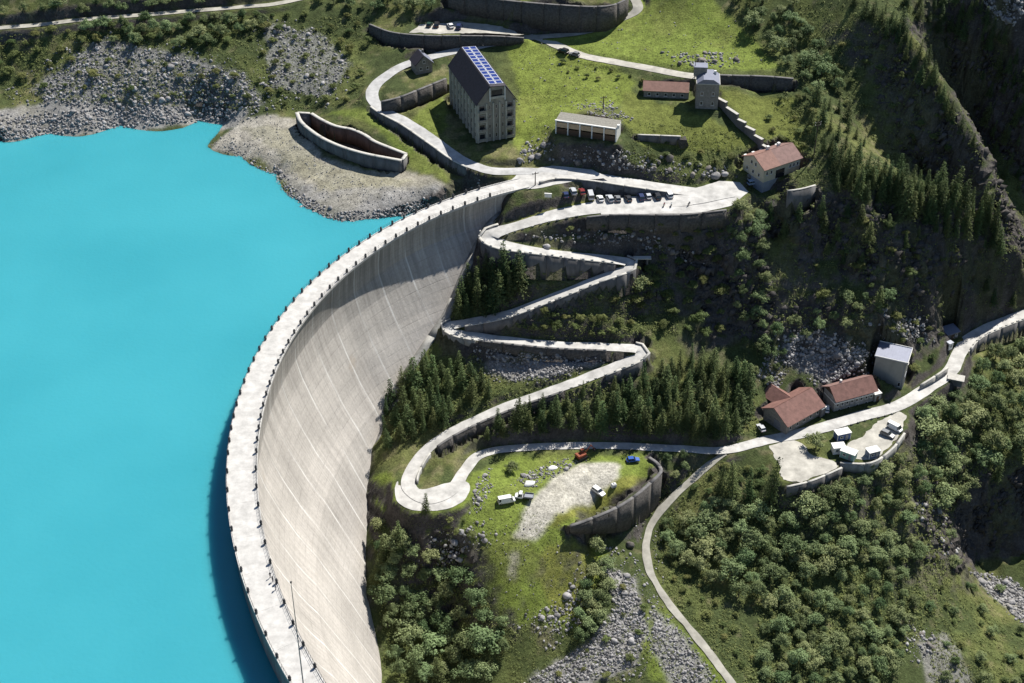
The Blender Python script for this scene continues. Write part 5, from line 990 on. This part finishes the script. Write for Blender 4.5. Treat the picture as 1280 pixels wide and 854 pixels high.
# ------------------------------------------------------------------ vegetation
def leaf_mat(name, c1, c2, trans=.25):
    m, n, l, b = new_mat(name); oi = n.new('ShaderNodeObjectInfo'); g = n.new('ShaderNodeNewGeometry'); t = n.new('ShaderNodeTexNoise'); t.inputs['Scale'].default_value = 1.1; t.inputs['Detail'].default_value = 3; l.new(g.outputs['Position'], t.inputs[0])
    ad = n.new('ShaderNodeMath'); ad.operation = 'MULTIPLY_ADD'; l.new(oi.outputs['Random'], ad.inputs[0]); ad.inputs[1].default_value = .8; mu = n.new('ShaderNodeMath'); mu.operation = 'MULTIPLY_ADD'; l.new(t.outputs[0], mu.inputs[0]); mu.inputs[1].default_value = 1.0; mu.inputs[2].default_value = -.6; rr = n.new('ShaderNodeMath'); rr.operation = 'MULTIPLY_ADD'; l.new(g.outputs['Random Per Island'], rr.inputs[0]); rr.inputs[1].default_value = .45; l.new(mu.outputs[0], rr.inputs[2]); l.new(rr.outputs[0], ad.inputs[2])
    mx = n.new('ShaderNodeMix'); mx.data_type = 'RGBA'; l.new(ad.outputs[0], mx.inputs[0]); mx.inputs[6].default_value = (*c1, 1); mx.inputs[7].default_value = (*c2, 1); hs = n.new('ShaderNodeHueSaturation'); l.new(mx.outputs[2], hs.inputs['Color']); hm_ = n.new('ShaderNodeMapRange'); wn_ = n.new('ShaderNodeTexWhiteNoise'); wn_.noise_dimensions = '1D'; l.new(oi.outputs['Random'], wn_.inputs['W']); l.new(wn_.outputs['Value'], hm_.inputs[0]); hm_.inputs[3].default_value = .465; hm_.inputs[4].default_value = .53; l.new(hm_.outputs[0], hs.inputs['Hue']); l.new(hs.outputs[0], b.inputs['Base Color'])
    b.inputs['Roughness'].default_value = .7; b.inputs['Specular IOR Level'].default_value = .15
    tr = n.new('ShaderNodeBsdfTranslucent'); l.new(mx.outputs[2], tr.inputs[0]); ms = n.new('ShaderNodeMixShader'); ms.inputs[0].default_value = trans; l.new(b.outputs[0], ms.inputs[1]); l.new(tr.outputs[0], ms.inputs[2]); l.new(ms.outputs[0], n['Material Output'].inputs[0]); return m
LM = {'conifer': leaf_mat('conifer_needles', (.038, .064, .024), (.12, .155, .055), .18), 'broadleaf': leaf_mat('grey_green_leaves', (.078, .118, .046), (.25, .30, .135)), 'shrub': leaf_mat('scrub_leaves', (.065, .095, .03), (.20, .22, .075))}
bark = mat('bark', (.07, .055, .042), .95, .3, 4)
def leaf_quads(C, N, s, r):
    """leaf quads at centres C facing N with sizes s"""
    k = len(C); a = r.normal(size=(k, 3)); N = N / (np.linalg.norm(N, axis=1)[:, None] + 1e-9); U = np.cross(N, a); U /= np.linalg.norm(U, axis=1)[:, None] + 1e-9; Vv = np.cross(N, U); s = s[:, None]
    V = np.stack([C - U * s, C - Vv * s * .62, C + U * s, C + Vv * s * .62], 1).reshape(-1, 3); return V, np.arange(4 * k).reshape(-1, 4)
def broad_crown(seed, h=1.):
    """unit crown: height 1, half width about .5"""
    r = np.random.default_rng(seed); Cc, Nn, Ss = [], [], []; nc = 26
    for k in range(nc):
        d = r.normal(size=3); d /= np.linalg.norm(d); d[2] = abs(d[2]) * 1.15 - .3; rad = r.uniform(.4, 1.18); c = np.array([d[0] * .36 * rad, d[1] * .36 * rad, .50 + d[2] * .36 * rad]); cr = r.uniform(.07, .2); n_ = int(66 * (cr / .15) ** 2) + 8
        q = r.normal(size=(n_, 3)); q /= np.linalg.norm(q, axis=1)[:, None]; Cc.append(c + q * cr * r.uniform(.45, 1.2, (n_, 1)) * np.array([1, 1, .8])); Nn.append(q + np.array([0, 0, .55]) + r.normal(size=(n_, 3)) * .35); Ss.append(r.uniform(.022, .045, n_))
    return leaf_quads(np.concatenate(Cc), np.concatenate(Nn), np.concatenate(Ss), r)
def conifer_crown(seed, narrow=1.):
    r = np.random.default_rng(seed); Cc, Nn, Ss = [], [], []; tiers = 20
    for k in range(tiers):
        f = k / (tiers - 1); z = .10 + .88 * f; R_ = (.245 * (1 - f) ** .85 + .012) * narrow * r.uniform(.82, 1.15); nb = int(4 + 7 * (1 - f)); a0 = r.uniform(0, 6.3)
        for j in range(nb):
            a = a0 + 2 * np.pi * j / nb + r.normal() * .18; L = R_ * r.uniform(.7, 1.12); m_ = max(4, int(L * 62)); t = r.uniform(.15, 1, m_); wd = (1 - t) * .035 + .012
            x = np.cos(a) * L * t + r.normal(size=m_) * wd; y = np.sin(a) * L * t + r.normal(size=m_) * wd; zz = z - .10 * t * L / .2 + .03 * t * t + r.normal(size=m_) * .008
            Cc.append(np.stack([x, y, zz], 1)); Nn.append(np.stack([np.cos(a) * .5 + r.normal(size=m_) * .45, np.sin(a) * .5 + r.normal(size=m_) * .45, .8 + r.normal(size=m_) * .3], 1)); Ss.append(r.uniform(.014, .03, m_))
    return leaf_quads(np.concatenate(Cc), np.concatenate(Nn), np.concatenate(Ss), r)
CROWN = {'broadleaf': [np_mesh('crown', *broad_crown(500 + k), LM['broadleaf']) for k in range(7)], 'conifer': [np_mesh('crown', *conifer_crown(600 + k, [1.25, 1.05, 1.45, .8, 1.2][k]), LM['conifer']) for k in range(5)], 'shrub': [np_mesh('foliage', *broad_crown(700 + k), LM['shrub']) for k in range(5)]}
def trunk_mesh(kind):
    m = MB()
    if kind == 'conifer': m.bar((0, 0, -.06), (0, 0, .94), .022, .003, 6)
    elif kind == 'broadleaf':
        m.bar((0, 0, -.08), (.01, 0, .34), .03, .02, 6)
        for a in range(4): m.bar((.01, 0, .28), (.2 * math.cos(a * 1.6 + .3), .2 * math.sin(a * 1.6 + .3), .62), .014, .004, 5)
    else:
        for a in range(4): m.bar((0, 0, -.1), (.2 * math.cos(a * 1.6), .2 * math.sin(a * 1.6), .5), .014, .005, 4)
    return m.mesh('trunk', bark)
TRUNK = {k: trunk_mesh(k) for k in CROWN}; CROWN['bush'] = CROWN['broadleaf']; TRUNK['bush'] = TRUNK['broadleaf']
NAMES = {'broadleaf': ('broadleaf_tree', 'crown', 'trunk', 'tree'), 'conifer': ('conifer_tree', 'crown', 'trunk', 'tree'), 'bush': ('rounded_bush', 'crown', 'trunk', 'bush'), 'shrub': ('shrub', 'foliage', 'stem', 'shrub')}
COUNT = {}
def plant(kind, P, h, wk, label, group=None, var=None):
    nm, cn, tn, cat = NAMES[kind]; COUNT[kind] = COUNT.get(kind, 0) + 1
    o = empty(nm, (P[0], P[1], P[2] - .1), rnd.uniform(0, 6.3), label, cat, group); o.scale = (h * wk, h * wk * rnd.uniform(.85, 1.15), h); o.rotation_euler = (rnd.gauss(0, .04), rnd.gauss(0, .04), rnd.uniform(0, 6.3)); v = rnd.randrange(len(CROWN[kind])) if var is None else var
    link(cn, CROWN[kind][v], o); link(tn, TRUNK[kind], o); return o
def spots(poly, gap, lim=400):
    """evenly spread pixels inside an outline"""
    p = np.array(poly, float); area = .5 * abs(sum(p[i, 0] * p[i - 1, 1] - p[i - 1, 0] * p[i, 1] for i in range(len(p)))); q = pix_in(poly, int(area / gap ** 2 * 7) + 10); out = []
    for c in q:
        if all((c[0] - d[0]) ** 2 + (c[1] - d[1]) ** 2 > gap * gap for d in out): out.append(c)
        if len(out) >= lim: break
    return np.array(out)
BOXES = [(c, max(d) / 2 + 1.0) for c, d, rz, z in FOOT.values()]
def free(x, y, m=.6):
    i = int(round((x - cx[0]) / STEP)) + I0; j = int(round((y - cy[0]) / STEP)) + J0
    if not (0 < i < NX and 0 < j < NY) or ROADD[j, i] < m: return False
    if y < 470 and any(math.hypot(x - c[0], y - c[1]) < r for c, r in BOXES): return False
    th, r = polar(x, y); return not (2.2 < th < 4.1 and r > np.interp(th, ct_th[od], ct_r[od]) - .3 and r < 150)
def grove(kind, poly, gap, hr, wr, label, group):
    q = spots(poly, gap); P = hits(q[:, 0], q[:, 1])
    for x, y, z in P:
        if dry(x, y, z, .3) and free(x, y): plant(kind, (x, y, z), rnd.uniform(*hr) * rnd.uniform(.7, 1.15), rnd.uniform(*wr), label, group)
G = grove
cw = (.72, 1.3); bw = (.8, 1.5)
G('conifer', [(488, 490), (530, 455), (600, 470), (620, 492), (580, 518), (535, 545), (482, 565), (478, 525)], 12.5, (6.5, 11), cw, 'conifer in the dense grove against the dam foot', 'conifers of the grove against the dam foot')
G('conifer', [(566, 388), (590, 345), (645, 342), (655, 368), (610, 394), (575, 400)], 9.5, (7, 11), cw, 'conifer in the small grove below the uppermost hairpin wall', 'conifers below the uppermost hairpin wall')
G('conifer', [(770, 505), (820, 470), (870, 452), (930, 470), (945, 525), (905, 550), (820, 548), (760, 530)], 11.5, (7, 12), cw, 'conifer in the dark belt above the level lower road', 'conifers of the dark belt above the level lower road')
G('conifer', [(590, 545), (650, 520), (720, 496), (785, 478), (795, 500), (720, 525), (650, 540), (605, 552)], 13, (5, 9), cw, 'conifer along the lowest diagonal road leg', 'conifers along the lowest diagonal road leg')
G('conifer', [(1035, 185), (1075, 205), (1120, 222), (1170, 235), (1240, 262), (1250, 320), (1185, 298), (1110, 262), (1045, 240)], 9, (6, 11.5), (.75, 1.05), 'conifer on the wooded cliff top at the right', 'conifers of the wooded cliff top at the right')
G('conifer', [(1010, 125), (1050, 135), (1085, 185), (1060, 215), (1015, 190)], 12, (5, 9), cw, 'conifer on the slope right of the cream house', 'conifers on the slope right of the cream house')
G('conifer', [(1060, 0), (1120, 20), (1160, 75), (1195, 150), (1225, 210), (1205, 190), (1165, 120), (1110, 55)], 10, (4.5, 8), cw, 'conifer on the rocky spur in the upper right', 'conifers of the rocky spur in the upper right')
G('conifer', [(1130, 5), (1200, 5), (1250, 55), (1285, 100), (1280, 125), (1220, 70), (1180, 60)], 11.5, (5, 9), cw, 'conifer on the high wood in the top right corner', 'conifers of the high wood in the top right corner')
G('conifer', [(960, 275), (1030, 262), (1110, 275), (1170, 300), (1120, 340), (1000, 330)], 19, (4, 8), cw, 'conifer clinging to the dark cliff right of the cream house', 'conifers clinging to the dark cliff')
G('conifer', [(1215, 60), (1280, 110), (1280, 250), (1245, 220)], 16, (4, 8), cw, 'conifer on the shaded face at the far right edge', 'conifers on the shaded face at the far right edge')
G('conifer', [(1225, 375), (1260, 370), (1275, 385), (1235, 400)], 13, (5, 8), cw, 'conifer above the bend of the valley road at the right edge', 'conifers above the valley road bend')
c_, par_ = ROADP['hairpin_road']; t_ = np.gradient(c_[:, :2], axis=0); t_ /= np.linalg.norm(t_, axis=1)[:, None]; last = -9
for i in np.where((par_ > 35.6) & (par_ < 39.3))[0]:
    if i - last < 5: continue
    last = i; dd = road_w('hairpin_road', par_)[i] / 2 + rnd.uniform(2.0, 3.6); x, y = c_[i, :2] + np.array([-t_[i, 1], t_[i, 0]]) * dd
    plant('conifer', (x, y, float(zat(x, y))), rnd.uniform(7, 12), rnd.uniform(.75, 1.2), 'conifer in the dark belt above the level lower road', 'conifers of the dark belt above the level lower road')
for px, py, h, w, lb in ((961, 630, 18, .6, 'tallest slim dark spruce left of the empty gravel lot'), (915, 622, 14, .8, 'broad dark spruce at the left of the tall slim one'), (935, 628, 14, .75, 'dark spruce between the broad and the tall slim one'), (900, 616, 11, .8, 'shorter spruce at the roadside left of the broad one'), (500, 690, 11, .95, 'large spruce below the lowest hairpin next to the dam'), (480, 700, 9, 1, 'spruce at the dam edge left of the large one'), (470, 725, 8, 1, 'spruce at the dam edge below the other two'), (532, 640, 7, .9, 'small conifer on the grass edge below the white hairpin pad'), (1245, 600, 10, .8, 'lone dark spruce on the lip of the gorge'), (1097, 385, 8, 1.1, 'conifer standing alone at the cliff foot above the grey tower'), (548, 850, 9, 1, 'conifer at the bottom edge in the wooded hollow'), (520, 845, 8, 1, 'conifer at the bottom edge next to the dam face')):
    plant('conifer', hit(px, py), h, w, lb)
bl = 'broadleaf'
G('bush', [(845, 645), (895, 628), (980, 655), (1055, 605), (1060, 700), (1000, 760), (960, 770), (905, 745), (850, 705), (828, 668)], 15.5, (3, 7.5), bw, 'grey-green bush in the thicket right of the valley path', 'bushes of the thicket right of the valley path')
G('bush', [(960, 770), (1010, 755), (1065, 700), (1120, 690), (1145, 760), (1110, 856), (950, 856)], 14.5, (2.8, 6.8), bw, 'grey-green bush in the lower thicket near the bottom edge', 'bushes of the lower thicket near the bottom edge')
G('bush', [(1055, 605), (1130, 565), (1150, 620), (1130, 650), (1150, 700), (1070, 700)], 15, (2.8, 6.8), bw, 'bush on the slope below the lot with white cabins', 'bushes on the slope below the lot with white cabins')
G(bl, [(1140, 560), (1155, 512), (1200, 495), (1240, 450), (1285, 425), (1285, 570), (1220, 590), (1195, 640), (1150, 620)], 16, (5, 8), bw, 'tree in the wood below the valley road at the right', 'trees of the wood below the valley road')
G(bl, [(470, 660), (520, 690), (560, 715), (600, 745), (640, 800), (610, 850), (500, 850), (470, 780)], 19, (4.5, 8.5), bw, 'tree in the wooded hollow beside the dam face', 'trees of the wooded hollow beside the dam face')
G(bl, [(725, 725), (755, 700), (765, 735), (750, 795), (722, 805)], 15, (4, 6.5), bw, 'tree between the green meadow and the grey scree', 'trees between the green meadow and the grey scree')
G(bl, [(900, 272), (950, 275), (962, 335), (952, 445), (915, 435), (922, 335)], 15, (3, 5.5), bw, 'tree clinging to the cliff rib below the car park end', 'trees on the cliff rib below the car park end')
G(bl, [(940, 470), (960, 415), (1010, 398), (1060, 375), (1110, 375), (1100, 400), (1000, 425), (965, 500)], 16, (3, 5), bw, 'tree at the cliff foot behind the boulder field', 'trees at the cliff foot behind the boulder field')
G(bl, [(920, 0), (1000, 10), (1050, 115), (1010, 125), (955, 60)], 14, (4, 7), bw, 'tree on the wooded edge of the upper meadow', 'trees on the wooded edge of the upper meadow')
G(bl, [(830, 575), (868, 570), (880, 590), (850, 605), (832, 600)], 14, (3, 4.5), bw, 'tree between the valley path and the plateau wall', 'trees between the valley path and the plateau wall')
G(bl, [(1180, 660), (1225, 700), (1285, 790), (1285, 856), (1180, 856), (1160, 770)], 26, (2.5, 4.5), bw, 'scattered tree on the grassy ridge in the bottom right corner', 'trees of the grassy ridge in the bottom right corner')
G(bl, [(95, 40), (180, 30), (300, 18), (335, 30), (300, 50), (230, 62), (150, 58)], 13, (3.5, 6), bw, 'dark tree just below the shore road', 'trees just below the shore road')
G(bl, [(-5, 18), (80, 10), (250, 2), (420, -6), (560, 8), (480, 20), (350, -2), (200, 12), (60, 24)], 14, (3.5, 6), bw, 'tree above the shore road at the top edge', 'trees above the shore road at the top edge')
for px, py, h, w, lb in ((1020, 560, 6, 1.3, 'round tree between the red-roofed hall and the empty lot'), (745, 690, 6.5, 1, 'tree standing at the foot of the tall angled wall'), (640, 590, 3.5, 1.4, 'bush at the left of the rubble heap on the plateau'), (800, 360, 5, 1.3, 'tree below the slab at the right-hand bend'), (925, 268, 6, 1.2, 'tree at the very edge of the car park cliff')):
    plant(bl, hit(px, py), h, w, lb)
sw = (1.1, 1.7)
G('shrub', [(-5, 95), (-5, 48), (100, 36), (220, 32), (330, 18), (450, 20), (462, 60), (440, 128), (350, 132), (320, 100), (330, 50), (230, 62), (120, 55), (50, 110)], 16, (1.6, 3.6), sw, 'scrub bush on the stony slope above the lake', 'scrub bushes on the stony slope above the lake')
G('shrub', [(780, 182), (860, 178), (920, 190), (935, 205), (880, 212), (800, 200)], 14, (1.3, 2.4), sw, 'scrub bush on the rocky slope above the crest ramp', 'scrub bushes above the crest ramp')
G('shrub', [(700, 76), (790, 92), (815, 103), (760, 104), (710, 92)], 12, (1.2, 2.2), sw, 'scrub bush on the bank below the upper road', 'scrub bushes on the bank below the upper road')
G('shrub', [(630, 372), (690, 392), (770, 398), (800, 405), (780, 424), (640, 414)], 12.5, (1.8, 3.8), sw, 'scrub bush between the two middle road legs', 'scrub bushes between the two middle road legs')
G('shrub', [(780, 350), (815, 340), (835, 372), (800, 390), (745, 372)], 12, (2, 3.6), sw, 'scrub bush below the right-hand bend', 'scrub bushes below the right-hand bend')
G('shrub', [(690, 292), (760, 282), (850, 285), (905, 290), (890, 320), (800, 300)], 14, (1.4, 2.8), sw, 'scrub bush on the cliff under the car park wall', 'scrub bushes on the cliff under the car park wall')
G('shrub', [(820, 310), (900, 310), (905, 420), (830, 420), (810, 350)], 17, (1.8, 4), sw, 'scrub bush on the dark cliff below the car park', 'scrub bushes on the dark cliff below the car park')
G('shrub', [(1000, 270), (1100, 275), (1180, 330), (1120, 365), (1010, 385)], 24, (1.6, 3.6), sw, 'scrub bush on the high dark cliff above the boulder field', 'scrub bushes on the high dark cliff')
G('shrub', [(1000, 70), (1100, 40), (1160, 110), (1190, 200), (1090, 165)], 20, (1.6, 3.4), sw, 'scrub bush on the shaded face of the upper right spur', 'scrub bushes on the shaded face of the upper right spur')
G('shrub', [(40, 115), (140, 70), (300, 95), (320, 130), (140, 128)], 17, (1.3, 3.0), sw, 'scrub bush growing through the scree above the lake', 'scrub bushes growing through the scree')
G('shrub', [(750, 705), (800, 740), (815, 800), (780, 850), (680, 852), (740, 800)], 24, (1.2, 2.8), sw, 'bush growing through the grey scree left of the valley path', 'bushes in the grey scree left of the valley path')
G('shrub', [(1120, 285), (1145, 295), (1195, 385), (1175, 395), (1140, 335)], 13, (1.3, 2.6), sw, 'scrub bush on the sunlit rib of the right-hand cliffs', 'scrub bushes on the sunlit rib of the right-hand cliffs')
G('shrub', [(980, 115), (1020, 130), (1015, 205), (975, 185), (960, 150)], 15, (1.5, 3.2), sw, 'scrub bush on the slope above the cream house', 'scrub bushes above the cream house')
G('shrub', [(1100, 395), (1180, 410), (1170, 450), (1150, 470), (1100, 425)], 15, (1.6, 3.2), sw, 'scrub bush around the grey tower building', 'scrub bushes around the grey tower building')
G('shrub', [(560, 650), (600, 645), (620, 690), (580, 700)], 16, (1.3, 2.4), sw, 'scrub bush on the plateau edge below the hairpin pad', 'scrub bushes on the plateau edge below the hairpin pad')
G('shrub', [(860, 612), (905, 580), (960, 590), (968, 630), (900, 625)], 15, (1.2, 2.8), sw, 'low bush around the tall spruces below the valley road', 'low bushes around the tall spruces')
G('shrub', [(1170, 690), (1225, 720), (1285, 800), (1285, 856), (1190, 856)], 21, (1.2, 2.4), sw, 'low bush on the grassy ridge in the bottom right corner', 'low bushes of the bottom right ridge')
G('shrub', [(820, 690), (900, 750), (950, 800), (940, 850), (900, 800), (850, 750)], 15, (1.2, 2.8), sw, 'low bush at the right edge of the valley path', 'low bushes at the right edge of the valley path')
print('PLANTS', COUNT)
# low undergrowth and tussocks: nobody could count these
UZ = [([(-5, 125), (-5, 45), (220, 30), (450, 20), (460, 130), (340, 140), (150, 130)], 4200, .45), ([(780, 500), (930, 450), (950, 545), (760, 545)], 900, .5), ([(480, 560), (480, 480), (600, 440), (620, 500), (540, 550)], 800, .5), ([(840, 650), (1050, 600), (1140, 560), (1285, 430), (1285, 580), (1200, 600), (1170, 760), (1110, 856), (930, 856), (950, 770)], 7500, .55), ([(465, 650), (560, 690), (650, 800), (600, 856), (480, 856)], 1500, .5), ([(1170, 690), (1285, 800), (1285, 856), (1160, 856)], 1500, .4), ([(780, 150), (950, 170), (1010, 120), (1040, 250), (900, 300), (780, 200)], 2000, .4), ([(960, 120), (1000, 0), (1200, 0), (1285, 100), (1285, 390), (1150, 400), (1000, 420), (930, 460), (900, 280), (1030, 250)], 5000, .5), ([(600, 330), (780, 340), (830, 300), (850, 420), (600, 430)], 2600, .45), ([(600, 480), (780, 460), (780, 530), (600, 550)], 900, .45), ([(500, 640), (620, 600), (700, 660), (740, 780), (600, 780)], 3000, .2), ([(640, 60), (950, 20), (960, 90), (800, 110), (660, 190)], 4200, .2), ([(800, 640), (830, 600), (905, 575), (965, 600), (900, 625), (850, 650), (900, 750), (950, 800), (940, 856), (900, 830), (815, 720)], 2600, .38), ([(600, 780), (740, 760), (800, 700), (830, 760), (900, 850), (640, 856)], 1600, .3)]
VV, FF, b0 = [], [], 0
for poly, n_, sz in UZ:
    q = pix_in(poly, n_); P = hits(q[:, 0], q[:, 1]); P = P[[bool(free(x, y, .3)) and dry(x, y, z, .5) for x, y, z in P]]; k = 7
    d = rg.normal(size=(len(P), k, 3)); d /= np.linalg.norm(d, axis=-1)[..., None]; d[..., 2] = np.abs(d[..., 2]); s = sz * rg.uniform(.5, 1.5, (len(P), 1, 1)); Cc = (P[:, None, :] + d * s * np.array([1.1, 1.1, .8])).reshape(-1, 3)
    V, F = leaf_quads(Cc, (d + np.array([0, 0, .5])).reshape(-1, 3), (np.repeat(s[:, :, 0], k, 1) * .42 * rg.uniform(.6, 1.3, (len(P), k))).ravel(), rg); VV.append(V); FF.append(F + b0); b0 += len(V)
tag(link('undergrowth', np_mesh('undergrowth', np.concatenate(VV), np.concatenate(FF), LM['shrub'])), 'low green undergrowth and tussocks between the trees and rocks', 'undergrowth', kind='stuff')

# neighbours in a small group are told apart by their order in the picture
bpy.context.view_layer.update()
GR = {}
for o in S.objects:
    if o.parent is None and 'group' in o and 'label' in o: GR.setdefault((o['group'], o['label']), []).append(o)
NTH = ['leftmost', 'second', 'third', 'fourth', 'fifth', 'sixth', 'seventh', 'eighth', 'ninth', 'tenth', 'eleventh', 'twelfth']
for (g_, lb), os_ in GR.items():
    if 1 < len(os_) <= 12:
        pxs = lambda o: o.location.x / (o.location.y * CP - (o.location.z - CAMH) * SP)
        for k, o in enumerate(sorted(os_, key=pxs)):
            o['label'] = ('leftmost ' if k == 0 else 'rightmost ' if k == len(os_) - 1 else NTH[k] + ' from left ') + lb
